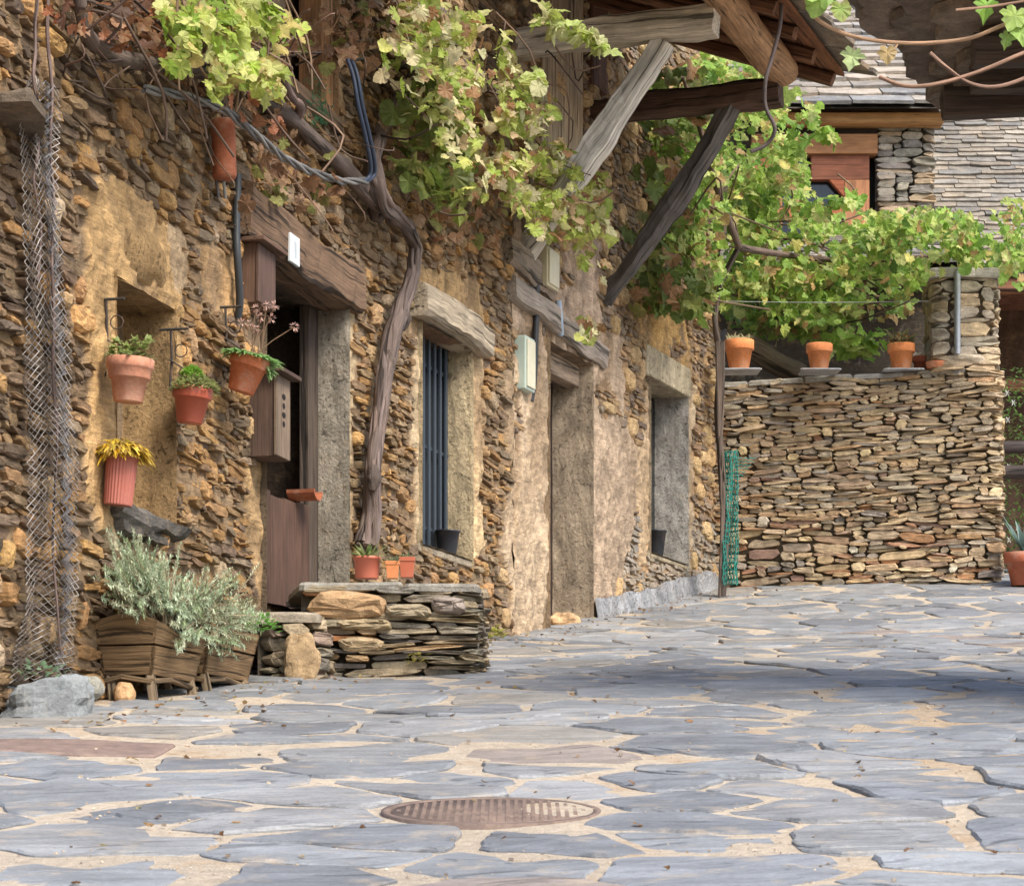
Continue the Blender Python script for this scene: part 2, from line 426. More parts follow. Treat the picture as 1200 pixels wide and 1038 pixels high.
M_metal=mat_plain('metal',.5,.6,.15,20,.5,.1); M_iron=mat_plain('rusty_iron',.8,.2,.25,14,.3,.4,(.25,.13,.08),.5)
M_paint=mat_plain('paint',.55,0,.08,10,.4,.1); M_rubber=mat_plain('cable',.5,0,.1,20,.4,.1)
M_rust_cover=mat_plain('cast_iron_cover',.8,.15,.3,16,.3,.5,(.33,.24,.17),.5)
mg,ntg,bg=newmat('dark_glass'); bg.inputs['Base Color'].default_value=(.015,.018,.02,1); bg.inputs['Roughness'].default_value=.08

# ------------------------------------------------------------------ ground heights
HY=[-30,0,5.9,7.35,10.1,13,15,17.5,19.5,21.7,24,30,120]
HZ=[-4.0,-.87,-.075,.12,.53,.91,1.18,1.487,1.80,2.245,2.55,3.1,12]
def Hraw(x,y):
    h=float(np.interp(y,HY,HZ))
    # soften the kinks
    h=.25*float(np.interp(y-.7,HY,HZ))+.5*h+.25*float(np.interp(y+.7,HY,HZ))
    k=min(max((y-16)/5,0),1); k=k*k*(3-2*k)
    h+=.035*k*min(max(x-1.5,0),6)
    return h
def H(x,y):
    return Hraw(x,y)+.030*mnoise.noise(V((x*.7,y*.55,3.3)))+.012*mnoise.noise(V((x*2.1,y*2.1,8.1)))

# ground sheet (sand / packed earth)
xs=sorted(set([round(-2.7+.11*i,3) for i in range(92)]+[-90,-50,-25,-12,-7,-4,-3.2,8,10,14,25,50,90]))
ys=sorted(set([round(4.4+.11*i,3) for i in range(205)]+[-30,-12,-5,0,2,3.4,27.5,29,32,40,60,90,120]))
mb=MB(); vs=[];cs=[]
for y in ys:
    for x in xs:
        d=.006*mnoise.noise(V((x*4,y*4,1.2))) if 4<y<28 else 0
        vs.append((x,y,H(x,y)+d+.001))
        t=.5+.9*mnoise.noise(V((x*.5,y*.5,5.5))); t=min(max(t,0),1)
        base=cmix((.40,.335,.26),(.49,.415,.325),t)
        k=min(max((x-.6)/1.6,0),1)*min(max((13.5-y)/3,0),1); base=cmix(base,(.36,.235,.12),.8*k*min(1,max(0,.5+1.2*mnoise.noise(V((x*.8,y*.5,9))))))
        cs.append(base)
nx=len(xs); fs=[(j*nx+i,j*nx+i+1,(j+1)*nx+i+1,(j+1)*nx+i) for j in range(len(ys)-1) for i in range(nx-1)]
mb.add(vs,fs,cs,None,True); structure(mb.build('ground',M_sand))

# ------------------------------------------------------------------ house wall plan
Ys=np.arange(6.0,24.0,.02)
tn=np.interp(Ys,[6,13.2,14.8,17,19,24],[.235,.235,.30,.345,.385,.40])
Xs=np.concatenate([[0],np.cumsum((tn[1:]+tn[:-1])*.5*.02)])
Xs=Xs-np.interp(13.6,Ys,Xs)-1.18
HW=Path(list(zip(Xs,Ys)))
u_split=HW.at(596); u_end=HW.at(841)
Yend=HW.W(u_end,0).y; Xend=HW.W(u_end,0).x

# ------------------------------------------------------------------ paving slabs
def clip(poly,nx_,ny_,c):
    out=[]
    for i in range(len(poly)):
        a=poly[i];b=poly[(i+1)%len(poly)];da=nx_*a[0]+ny_*a[1]-c;db=nx_*b[0]+ny_*b[1]-c
        if da<=0: out.append(a)
        if (da<0)!=(db<0) and da!=db:
            t=da/(da-db); out.append((lerp(a[0],b[0],t),lerp(a[1],b[1],t)))
    return out
MHX,MHY=-.06,7.33; MHR=.315
CVX0,CVX1,CVY0,CVY1=-2.25,-1.20,8.72,9.16
seeds=[]; sr=random.Random(21)
tries=0
while tries<40000:
    tries+=1
    x=sr.uniform(-2.9,8.0);y=sr.uniform(4.0,27.0)
    if math.hypot(x-MHX,y-MHY)<.74: continue
    sp=sr.choice((.26,.36,.44,.52,.58))*1.02
    ok=True
    for (a,b,s) in seeds:
        if math.hypot((x-a)*.74,y-b)<(sp+s)*.5: ok=False;break
    if ok: seeds.append((x,y,sp))
for k in range(8):
    a=k*2*math.pi/8+.3; seeds.append((MHX+.655*math.cos(a),MHY+.655*math.sin(a),.5))
seeds.append((MHX,MHY,.5)); mh_i=len(seeds)-1
SA=np.array([(a,b) for a,b,_ in seeds])
mb=MB()
pal_pave=[(.195,.205,.217),(.212,.223,.235),(.175,.185,.2),(.232,.236,.242),(.20,.205,.21),(.245,.232,.212),(.16,.169,.183)]
for i,(x,y,_) in enumerate(seeds):
    if i==mh_i or x<-2.6 or y>26.2: continue
    d=np.hypot(SA[:,0]-x,SA[:,1]-y); idx=np.argsort(d)[1:16]
    poly=[(x-1.2,y-1.2),(x+1.2,y-1.2),(x+1.2,y+1.2),(x-1.2,y+1.2)]
    wide=sr.random()<.08
    for j in idx:
        ax,ay=SA[j]; nx_,ny_=ax-x,ay-y; L=math.hypot(nx_,ny_); nx_/=L;ny_/=L
        ins=sr.choice((.008,.014,.020,.028,.040)) if not wide else sr.choice((.012,.035,.08))
        poly=clip(poly,nx_,ny_,nx_*(x+ax)*.5+ny_*(y+ay)*.5-ins)
        if len(poly)<3: break
    if len(poly)<3: continue
    if x>CVX1+.02: poly=clip(poly,-1,0,-(CVX1+.025)) if CVY0-.1<y<CVY1+.1 else poly
    if y>CVY1: poly=clip(poly,0,-1,-(CVY1+.03)) if x<CVX1+.5 else poly
    elif y<CVY0: poly=clip(poly,0,1,CVY0-.03) if x<CVX1+.5 else poly
    if len(poly)<3: continue
    if any(CVX0-.02<p[0]<CVX1+.02 and CVY0-.02<p[1]<CVY1+.02 for p in poly) or (CVX0<x<CVX1 and CVY0<y<CVY1): continue
    # keep off the house walls
    xw=float(np.interp(y,Ys,Xs)) if 6<y<24 else -2.4
    if x<xw-.15: continue
    pr=rough_poly(poly,.04,.018,i*1.37,.2)
    th=sr.uniform(.003,.012); tx,ty=sr.uniform(-.010,.010),sr.uniform(-.010,.010)
    col=sr.choice(pal_pave); col=cm(col,sr.uniform(.86,1.12))
    if sr.random()<.012: col=(.23,.195,.175)
    an=sr.uniform(0,3.14); ca,sa=math.cos(an*.25),math.sin(an*.25)
    o=len(mb.v)
    slab(mb,pr,lambda X,Y:H(X,Y)-.05,lambda X,Y:H(X,Y)+th+tx*(X-x)*2+ty*(Y-y)*2,col,.012,.006)
    off=sr.uniform(0,90)
    for q in range(o,len(mb.v)):
        p=mb.v[q]; mb.g[q]=(p[0]*ca+p[1]*sa+off,-p[0]*sa+p[1]*ca+off,p[2]*8)
    # flaked upper layer on some slabs
    if sr.random()<.15:
        k=sr.uniform(.5,.82); ox,oy=sr.uniform(-.09,.09),sr.uniform(-.07,.07)
        p2=rough_poly([(x+(a-x)*k+ox,y+(b-y)*k+oy) for a,b in poly],.06,.04,i*2.1,.2)
        o=len(mb.v)
        slab(mb,p2,lambda X,Y:H(X,Y)-.02,lambda X,Y:H(X,Y)+th+.006+tx*(X-x)*2+ty*(Y-y)*2,cm(col,sr.uniform(.92,1.08)),.008,.006)
        for q in range(o,len(mb.v)):
            p=mb.v[q]; mb.g[q]=(p[0]*ca+p[1]*sa+off+3,-p[0]*sa+p[1]*ca+off,p[2]*8)
structure(mb.build('street_paving',M_slate))

# manhole cover
z=H(MHX,MHY)-.006
def on_slope(x,y): return (x,y,Hraw(x,y)+.0)
mb=MB(); sl=(Hraw(0,MHY+.3)-Hraw(0,MHY-.3))/.6
ax=V((0,-sl,1)).normalized()
mcol=(.165,.12,.10)
lathe(mb,[(0.0,.0),(MHR-.03,.0),(MHR-.03,-.006),(MHR-.022,-.006),(MHR-.022,.002),(MHR,.002),(MHR,-.06)],V((MHX,MHY,z+.012)),ax,48,mcol)
e1=V((1,0,0)); e2=ax.cross(e1)
for i in range(-12,13):
    for j in range(-12,13):
        if math.hypot(i,j)*.024<MHR-.05:
            c=V((MHX,MHY,z+.012))+e1*(i*.024)+e2*(j*.024)
            a=.0075
            vs=[c-e1*a-e2*a-ax*.004,c+e1*a-e2*a-ax*.004,c+e1*a+e2*a-ax*.004,c-e1*a+e2*a-ax*.004]
            vt=[v_+ax*.0065+(c-v_)*.3 for v_ in vs]
            boxv(mb,vs+vt,cm(mcol,1.15))
o=mb.build('manhole_cover',M_rust_cover); tag(o,'round rusty studded manhole cover set in the slate paving','manhole cover')
mb=MB()
poly=rough_poly([(CVX0,CVY0),(CVX1-.02,CVY0+.02),(CVX1,CVY1-.03),(CVX0,CVY1)],.1,.008,4,.06)
slab(mb,poly,lambda X,Y:Hraw(X,Y)-.04,lambda X,Y:H(X,Y)+.012,(.20,.145,.125),.003,.006)
o=mb.build('cover_plate',M_rust_cover); tag(o,'flat reddish brown cover plate in the paving near the boulders','cover plate')

# ------------------------------------------------------------------ HOUSES
h1=thing('stone_house',HW.W(HW.at(300),1.0,0),'rubble stone house with brown stable door and barred window','house')
h2=thing('stone_house',HW.W(HW.at(700),1.5,0),'lighter plastered stone house with slate eave on wooden struts','house')
# openings: name,(u0,u1,h0,h1,depth)
def opening(pa,pb,ta,tb,ba,bb,depth):
    """photo columns of the two outer edges, rows of the head (at a and b) and the foot"""
    u0=HW.at(pa);u1=HW.at(pb)
    ya=HW.W(u0,0).y;yb=HW.W(u1,0).y
    h1_=.5*((PY0-ta)*ya/F+(PY0-tb)*yb/F); h0_=.5*((PY0-ba)*ya/F+(PY0-bb)*yb/F)
    return (u0,u1,h0_,h1_,depth)
OP={}
OP['niche']=opening(126,196,318,372,588,613,.22)
OP['door']=opening(303,401,293,367,706,732,.20)
OP['window']=opening(487,547,376,412,636,657,.17)
OP['door2']=opening(638,689,398,431,760,741,.28)
OP['window2']=opening(757,801,440,466,649,660,.25)
OP['upper']=opening(332,388,-160,-160,108,120,.18)
for k in OP: print(k,[round(a,2) for a in OP[k]])
PL=[ # plaster patches in photo coordinates: polygon, colour, thickness
 ([(97,218),(128,205),(160,232),(196,262),(206,330),(204,480),(198,612),(160,626),(112,626),(92,560),(96,420),(90,330)],(.40,.255,.115),.035),
 ([(190,250),(206,262),(214,300),(206,345),(196,345)],(.38,.27,.16),.03),
 ([(232,285),(284,300),(284,350),(250,380),(228,330)],(.36,.22,.10),.012),
 ([(394,372),(416,372),(414,470),(412,600),(402,690),(388,690)],(.36,.27,.16),.012),
 ([(484,300),(530,318),(562,330),(563,392),(540,382),(484,340)],(.38,.25,.12),.02),
 ([(543,392),(562,392),(565,560),(560,640),(549,660),(542,660)],(.50,.36,.20),.024),
 ([(480,392),(490,392),(490,640),(482,640)],(.48,.37,.23),.02),
 ([(588,430),(642,396),(642,770),(606,760),(592,700),(586,560)],(.40,.30,.20),.028),
 ([(600,250),(700,262),(704,400),(640,420),(598,380)],(.38,.28,.2),.02),
 ([(682,396),(730,390),(748,420),(760,470),(758,560),(742,600),(722,690),(700,750),(680,755)],(.355,.265,.185),.028),
 ([(728,320),(790,352),(806,400),(806,440),(752,418),(738,400)],(.43,.27,.11),.026),
 ([(797,440),(812,450),(810,560),(806,670),(797,664)],(.45,.36,.25),.02),
 ([(744,420),(762,420),(760,660),(748,668),(742,560)],(.40,.29,.18),.024),
 ([(318,560),(300,520),(285,540),(286,640),(306,720)],(.40,.26,.12),.012),
]
def plaster_at(px,py,u,h):
    """vectorised: returns amount, colour, thickness"""
    jx=np.array([14*mnoise.noise(V((a*3.1,b*3.1,2.0)))+7*mnoise.noise(V((a*11,b*11,2.0))) for a,b in zip(u,h)])
    jy=np.array([16*mnoise.noise(V((a*3.1,b*3.1,7.0)))+8*mnoise.noise(V((a*11,b*11,7.0))) for a,b in zip(u,h)])
    A=np.zeros(len(px));C=np.zeros((len(px),3));T=np.zeros(len(px))
    for poly,c,t in PL:
        m=inpoly(px+jx*.55,py+jy*.8,poly)
        if poly[0][0]>585 and m.any():
            mi=np.where(m)[0]
            hole=np.array([mnoise.noise(V((u[k]*1.7,h[k]*1.2,21.0)))+.4*mnoise.noise(V((u[k]*5,h[k]*4,21.0))) for k in mi])>.20
            m=np.zeros(len(px),bool); m[mi[~hole]]=True
        A[m]=1;C[m]=c;T[m]=t
    return A,C,T
def pxpy(u,h):
    w=HW.W(u,h); return PX0+F*w.x/w.y, PY0-F*h/w.y
def in_open(u,h,m=0.0):
    for k,(a,b,c,d,_) in OP.items():
        if a-m<u<b+m and c-m<h<d+m: return True
    return False
def foot(u): 
    w=HW.W(u,0); return Hraw(w.x,w.y)-.12
def wtop(u):
    w=HW.W(u,0); return (1000+110)*w.y/F
def wall_part(root,ua,ub,mortar,specf,seed,name='wall'):
    mb=MB()
    du=.03;dh=.025
    us=np.arange(ua,ub+du*.5,du); us[-1]=ub
    hmin=min(foot(u) for u in us)-.1; hmax=max(wtop(u) for u in us)+.1
    hs=np.arange(hmin,hmax,dh)
    # make grid lines fall on the opening edges
    for k,(a,b,c,d,_) in OP.items():
        for e in (a,b):
            if ua<e<ub: us[np.argmin(abs(us-e))]=e
        if ua<.5*(a+b)<ub:
            for e in (c,d):
                if hmin<e<hmax: hs[np.argmin(abs(hs-e))]=e
    UU,HH=np.meshgrid(us,hs); uf=UU.ravel();hf=HH.ravel()
    x=np.interp(uf,HW.u,HW.p[:,0]);y=np.interp(uf,HW.u,HW.p[:,1])
    px=PX0+F*x/y;py=PY0-F*hf/y
    A,C,T=plaster_at(px,py,uf,hf)
    nxs=np.interp(uf,HW.u,HW.n[:,0]);nys=np.interp(uf,HW.u,HW.n[:,1])
    vs=[];cs=[]
    for i in range(len(uf)):
        n1=mnoise.noise(V((uf[i]*7,hf[i]*7,seed)));n2=mnoise.noise(V((uf[i]*22,hf[i]*22,seed+4)));n3=mnoise.noise(V((uf[i]*.8,hf[i]*.8,seed+9)))
        if A[i]>0:
            n4=mnoise.noise(V((uf[i]*3.2,hf[i]*1.1,seed+2))); d=T[i]+.018*n1+.013*n2; c=cmix(cm(tuple(C[i]),1+.30*n1+.28*n2+.2*n3),(.24,.16,.09),min(1,max(0,n4*1.3)))
        else:
            d=.010+.015*n1+.010*n2; t=min(max(.5+n3*1.1,0),1)
            c=cm(cmix(mortar[0],mortar[1],t),1+.25*n2)
        vs.append((x[i]+nxs[i]*d,y[i]+nys[i]*d,hf[i])); cs.append(c)
    nu=len(us);fs=[]
    for j in range(len(hs)-1):
        for i in range(nu-1):
            uc=.5*(us[i]+us[i+1]);hc=.5*(hs[j]+hs[j+1])
            if hc<foot(uc)-.1 or hc>wtop(uc): continue
            if in_open(uc,hc): continue
            fs.append((j*nu+i,j*nu+i+1,(j+1)*nu+i+1,(j+1)*nu+i))
    mb.add(vs,fs,cs,None,False)
    # plaster lookup for the stones
    grid=A.reshape(len(hs),nu)
    def plas(u,h):
        i=int(np.clip(np.searchsorted(us,u),0,nu-1));j=int(np.clip(np.searchsorted(hs,h),0,len(hs)-1)); return grid[j,i]
    def skip(a,b,c,d):
        for k,(o0,o1,o2,o3,_) in OP.items():
            if b>o0-.01 and a<o1+.01 and d>o2-.01 and c<o3+.01: return True
        uu=.5*(a+b);hh=.5*(c+d)
        if plas(uu,hh)>0:
            q=(plas(a,hh)+plas(b,hh)+plas(uu,c)+plas(uu,d))
            return q>=3 or rnd.random()<.5
        return False
    masonry(mb,HW,ua+.01,ub-.005,lambda u:foot(u),lambda u:wtop(u)-.02,skip,specf,seed)
    # solid body behind the face
    n=18
    for k in range(n):
        a=lerp(ua,ub,k/n);b=lerp(ua,ub,(k+1)/n); hi=7.6
        W=HW.W
        q=[W(a,foot(a)-.2,-.55),W(b,foot(b)-.2,-.55),W(b,hi,-.55),W(a,hi,-.55)]
        mb.add(q,[(0,1,2,3)],(.12,.09,.06))
        q=[W(a,hi,-.55),W(b,hi,-.55),W(b,hi,0),W(a,hi,0)]; mb.add(q,[(0,1,2,3)],(.12,.09,.06))
        # upper wall above the frame
        q=[W(a,wtop(a)-.06,-.015),W(b,wtop(b)-.06,-.015),W(b,hi,-.015),W(a,hi,-.015)]; mb.add(q,[(0,1,2,3)],mortar[1])
    for a in (ua,ub):
        q=[HW.W(a,foot(a)-.2,-.55),HW.W(a,foot(a)-.2,.02),HW.W(a,7.6,.02),HW.W(a,7.6,-.55)]; mb.add(q,[(0,1,2,3)],mortar[1])
    return mb.build(name,M_rock,root)
pal1=[(.225,.135,.065),(.27,.16,.07),(.17,.112,.064),(.21,.155,.10),(.15,.105,.068),(.25,.175,.10),(.33,.19,.075),(.20,.13,.07)]
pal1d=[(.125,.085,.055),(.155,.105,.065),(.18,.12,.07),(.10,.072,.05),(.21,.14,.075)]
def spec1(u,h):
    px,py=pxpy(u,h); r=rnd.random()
    dark = px<95 or py<110  # upper rows: wall shade put into stone colour; near end: naturally darker stones
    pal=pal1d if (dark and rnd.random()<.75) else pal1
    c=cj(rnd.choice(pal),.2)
    if r<.05:
        return dict(w=U(.11,.21),h=U(.07,.14),prot=U(.03,.06),col=cj(rnd.choice([(.38,.225,.09),(.34,.225,.12),(.31,.18,.08),(.35,.265,.17)]),.14),p=2.75,rot=U(-.15,.15))
    if r<.36: return dict(w=U(.05,.11),h=U(.022,.055),prot=U(.010,.045),col=c,p=3.0,rot=U(-.25,.25))
    return dict(w=U(.10,.30),h=U(.022,.062),prot=U(.010,.048),col=c,p=3.2,rot=U(-.12,.12))
pal2=[(.25,.17,.105),(.29,.19,.10),(.20,.15,.11),(.23,.18,.13),(.33,.22,.12),(.18,.135,.10)]
def spec2(u,h):
    px,py=pxpy(u,h); r=rnd.random(); c=cj(rnd.choice(pal2),.18)
    if py>610: c=cmix(c,(.30,.285,.25),.55)
    if r<.05: return dict(w=U(.14,.26),h=U(.10,.2),prot=U(.03,.06),col=cj((.42,.29,.15),.12),p=2.6)
    if r<.35: return dict(w=U(.07,.14),h=U(.03,.07),prot=U(.012,.04),col=c,p=3.0,rot=U(-.25,.25))
    return dict(w=U(.10,.28),h=U(.024,.06),prot=U(.012,.042),col=c,p=3.2,rot=U(-.12,.12))
ua0=HW.at(-160)
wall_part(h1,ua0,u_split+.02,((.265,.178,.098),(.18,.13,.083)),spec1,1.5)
wall_part(h2,u_split+.004,u_end,((.31,.20,.105),(.22,.15,.09)),spec2,5.5)

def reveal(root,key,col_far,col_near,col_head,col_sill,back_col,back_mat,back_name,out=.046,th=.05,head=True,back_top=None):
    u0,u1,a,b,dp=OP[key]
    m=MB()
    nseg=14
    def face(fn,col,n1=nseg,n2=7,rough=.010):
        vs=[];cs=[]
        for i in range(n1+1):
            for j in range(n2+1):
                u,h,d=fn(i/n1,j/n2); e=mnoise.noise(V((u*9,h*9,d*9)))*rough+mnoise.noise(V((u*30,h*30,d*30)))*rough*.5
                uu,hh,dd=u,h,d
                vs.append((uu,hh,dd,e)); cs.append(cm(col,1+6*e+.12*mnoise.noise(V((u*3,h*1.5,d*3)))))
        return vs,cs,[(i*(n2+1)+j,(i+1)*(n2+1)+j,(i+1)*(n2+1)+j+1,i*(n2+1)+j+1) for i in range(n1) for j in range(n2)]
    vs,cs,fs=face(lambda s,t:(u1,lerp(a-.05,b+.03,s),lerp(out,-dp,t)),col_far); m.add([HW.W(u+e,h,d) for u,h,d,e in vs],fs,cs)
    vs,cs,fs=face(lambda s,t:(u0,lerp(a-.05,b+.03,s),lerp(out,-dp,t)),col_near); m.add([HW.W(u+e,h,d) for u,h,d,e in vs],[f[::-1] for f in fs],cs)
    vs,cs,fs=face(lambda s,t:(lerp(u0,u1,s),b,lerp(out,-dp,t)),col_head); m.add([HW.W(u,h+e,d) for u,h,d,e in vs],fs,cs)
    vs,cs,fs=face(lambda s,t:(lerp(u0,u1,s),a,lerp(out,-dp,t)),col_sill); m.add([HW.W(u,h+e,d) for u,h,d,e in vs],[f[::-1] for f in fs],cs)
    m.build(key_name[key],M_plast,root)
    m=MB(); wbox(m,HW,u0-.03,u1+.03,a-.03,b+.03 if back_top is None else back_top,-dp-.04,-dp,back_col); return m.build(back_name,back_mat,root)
key_name={'niche':'niche_reveal','door':'door_jamb','window':'window_reveal','door2':'door_jamb','window2':'window_reveal','upper':'window_reveal'}
# niche with blind plastered back
reveal(h1,'niche',(.38,.25,.12),(.36,.24,.12),(.34,.22,.11),(.30,.2,.11),(.26,.19,.12),M_plast,'niche_back')
# slate sill of niche
u0,u1,a,b,dp=OP['niche']
m=MB()
beam(m,HW.W(u0-.06,a-.045,-.02),HW.W(u1+.05,a-.05,-.02),.24,.07,(.105,.095,.085),rough=.028,ch=.16,seg=16)
beam(m,HW.W(u0-.02,a-.10,-.02),HW.W(u1-.1,a-.105,-.02),.17,.05,(.085,.075,.065),rough=.028,ch=.16,seg=12); m.build('sill',M_dry,h1)
# plaster hood bulging over the niche
m=MB(); vs=[];cs=[]
n1,n2=16,10
for i in range(n1+1):
    for j in range(n2+1):
        s=i/n1;t=j/n2; u=lerp(u0-.02,u1+.02,s)
        h=lerp(b-.02,b+.40,t); bul=(math.sin(math.pi*min(1,.15+.85*(1-t)))**.8)*.07*(.55+.45*math.sin(math.pi*s))
        if t==0: bul=-.10
        e=mnoise.noise(V((u*6,h*6,3)))*.02+mnoise.noise(V((u*20,h*20,3)))*.01
        env=math.sin(math.pi*s)**.6*min(1,(1-t)*2.2); bul=bul*env if t>0 else bul; e=e*env-.05*(1-env)
        vs.append(HW.W(u,h+(.03*math.sin(math.pi*s) if t<.3 else 0),bul+.02+e)); cs.append(cm((.40,.255,.115),1+6*e))
m.add(vs,[(i*(n2+1)+j,(i+1)*(n2+1)+j,(i+1)*(n2+1)+j+1,i*(n2+1)+j+1) for i in range(n1) for j in range(n2)],cs,None,True)
m.build('plaster_hood',M_plast,h1)
m=MB()
for k in range(9):
    ua_=lerp(HW.at(-160),HW.at(425),k/9); ub_=lerp(HW.at(-160),HW.at(425),(k+1)/9)
    dd_=1.0+.12*math.sin(k*2.3)
    cs=[HW.W(ua_,5.35,-.3),HW.W(ub_,5.35,-.3),HW.W(ub_,5.3,dd_),HW.W(ua_,5.3,dd_)]; cs=cs+[c_+V((0,0,.09)) for c_ in cs]
    boxv(m,[cs[0],cs[1],cs[2],cs[3],cs[4],cs[5],cs[6],cs[7]],(.15,.11,.08))
m.build('eave',M_roof,h1)  # unseen eave above the frame, its reach set to shade the upper wall
# --- door of house one
hd_top=(PY0-571)*HW.W(HW.at(330),0).y/F
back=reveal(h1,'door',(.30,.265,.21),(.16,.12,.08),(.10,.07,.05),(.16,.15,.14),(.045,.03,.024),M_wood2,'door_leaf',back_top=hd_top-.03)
u0,u1,a,b,dp=OP['door']
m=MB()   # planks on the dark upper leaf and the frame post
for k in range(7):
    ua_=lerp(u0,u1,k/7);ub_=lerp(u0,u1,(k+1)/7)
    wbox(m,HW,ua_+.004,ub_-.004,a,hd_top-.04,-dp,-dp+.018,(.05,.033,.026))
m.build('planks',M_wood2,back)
m=MB()  # hallway behind the door, interior shade put into its near-black colours
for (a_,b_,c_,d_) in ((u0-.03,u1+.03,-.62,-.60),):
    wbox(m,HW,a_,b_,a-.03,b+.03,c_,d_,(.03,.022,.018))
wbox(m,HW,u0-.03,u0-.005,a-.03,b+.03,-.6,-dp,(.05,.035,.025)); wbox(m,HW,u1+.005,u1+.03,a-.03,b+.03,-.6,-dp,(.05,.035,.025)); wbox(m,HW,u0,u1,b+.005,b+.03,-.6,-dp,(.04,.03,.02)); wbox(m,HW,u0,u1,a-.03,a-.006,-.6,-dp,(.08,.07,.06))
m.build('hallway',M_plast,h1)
m=MB(); wbox(m,HW,u1-.16,u1-.004,a,b,-dp+.002,-dp+.06,(.075,.055,.042)); m.build('door_post',M_wood,h1,bevel=.006)
m=MB(); wbox(m,HW,u0+.004,u0+.09,a,b,-dp+.002,-dp+.06,(.07,.05,.04)); m.build('door_post',M_wood,h1,bevel=.006)
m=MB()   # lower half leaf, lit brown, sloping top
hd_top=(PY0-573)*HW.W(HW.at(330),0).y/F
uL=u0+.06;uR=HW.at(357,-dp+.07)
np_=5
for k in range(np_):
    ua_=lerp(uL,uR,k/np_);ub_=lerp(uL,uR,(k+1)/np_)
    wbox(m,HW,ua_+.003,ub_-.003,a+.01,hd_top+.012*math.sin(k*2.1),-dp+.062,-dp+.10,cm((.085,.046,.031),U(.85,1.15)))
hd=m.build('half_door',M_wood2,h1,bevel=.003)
m=MB(); w_=HW; wbox(m,HW,uL+.04,uL+.16,hd_top-.20,hd_top-.09,-dp+.101,-dp+.112,(.10,.095,.09)); m.build('hinge',M_iron,hd)
# big lintel
m=MB(); ul0=HW.at(276);ul1=HW.at(411)
p0=HW.W(ul0,b+.155,-.02);p1=HW.W(ul1,b+.125,-.02)
beam(m,p0,p1,.22,.26,(.15,.092,.055),rough=.016,ch=.10,seg=20,bow=-.02); m.build('lintel',M_wood,h1)
# house number plate
uq,hq=HW.S(345,293,.11); m=MB(); wbox(m,HW,uq-.075,uq+.075,hq-.075,hq+.075,.098,.116,(.55,.58,.6)); pl=m.build('number_plate',M_paint,h1,bevel=.004)
m=MB(); wbox(m,HW,uq-.012,uq+.012,hq-.04,hq+.04,.1165,.118,(.42,.46,.48)); m.build('numeral',M_paint,pl)
# upper window board / shutter
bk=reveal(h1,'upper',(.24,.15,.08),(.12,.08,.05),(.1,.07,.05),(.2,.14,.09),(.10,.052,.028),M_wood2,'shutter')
m=MB(); u0,u1,a,b,dp=OP['upper']; wbox(m,HW,u1-.20,u1-.01,a,b,-.12,.015,(.26,.135,.06)); wbox(m,HW,u0-.08,u1+.06,a-.09,a,-.1,.05,(.16,.10,.06)); m.build('window_frame',M_wood,h1,bevel=.006)
# --- window of house one
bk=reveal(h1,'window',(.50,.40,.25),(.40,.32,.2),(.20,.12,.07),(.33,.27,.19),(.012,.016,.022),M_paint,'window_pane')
u0,u1,a,b,dp=OP['window']
m=MB()
wbox(m,HW,u0,u0+.05,a,b,-dp,-dp+.04,(.03,.045,.065)); wbox(m,HW,u1-.06,u1,a,b,-dp,-dp+.04,(.02,.03,.042))
for k in range(9):
    uu=lerp(u0+.04,u1-.08,k/8); wbox(m,HW,uu-.016,uu+.016,a,b,-dp+.045,-dp+.062,(.034,.046,.060))
for hh in (.12,.5,.88):
    q=lerp(a,b,hh); wbox(m,HW,u0,u1,q-.012,q+.012,-dp+.028,-dp+.044,(.03,.04,.052))
m.build('window_grille',M_paint,h1,bevel=.003)
m=MB(); p0=HW.W(HW.at(478),b+.115,0.0);p1=HW.W(HW.at(557),b+.075,0.0)
beam(m,p0,p1,.26,.20,(.33,.27,.195),rough=.02,ch=.12,seg=16,bow=.02); m.build('lintel',M_wood,h1)
m=MB(); wbox(m,HW,u0-.02,u1+.02,a-.05,a-.004,-.17,.035,(.36,.30,.22),3); m.build('sill',M_plast,h1,bevel=.01)
# stone ledge on the near wall
m=MB(); uq,hq=HW.S(25,118,.15)
pts=[HW.W(HW.at(-40),0,-.05),HW.W(HW.at(58,.0),0,-.05),HW.W(HW.at(60,.26),0,.24),HW.W(HW.at(-40),0,.26)]
slab(m,rough_poly([(p.x,p.y) for p in pts],.08,.02,2,.1),hq-.06,hq-.005,(.13,.10,.072),.03,.02); m.build('ledge',M_dry,h1)
# --- far house: door and window
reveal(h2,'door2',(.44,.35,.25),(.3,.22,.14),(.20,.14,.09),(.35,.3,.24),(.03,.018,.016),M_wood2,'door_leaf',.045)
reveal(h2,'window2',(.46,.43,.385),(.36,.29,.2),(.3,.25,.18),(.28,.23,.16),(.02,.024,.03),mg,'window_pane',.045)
u0,u1,a,b,dp=OP['door2']
m=MB(); beam(m,HW.W(HW.at(592),b+.22,-.03),HW.W(HW.at(702),b+.10,-.03),.22,.17,(.30,.25,.205),rough=.02,ch=.12,seg=16)
beam(m,HW.W(HW.at(588),b+.46,-.02),HW.W(HW.at(640),b+.40,-.02),.2,.2,(.24,.19,.145),rough=.022,ch=.14,seg=12); m.build('lintel',M_wood,h2)
m=MB(); wbox(m,HW,u0+.01,u1-.01,b-.16,b,-.2,-.06,(.27,.2,.14)); m.build('door_head',M_wood,h2,bevel=.01)
u0,u1,a,b,dp=OP['window2']
m=MB(); wbox(m,HW,u0-.10,u1+.08,b-.005,b+.24,-.2,.045,(.47,.40,.28),3); m.build('lintel',M_plast,h2,bevel=.015)
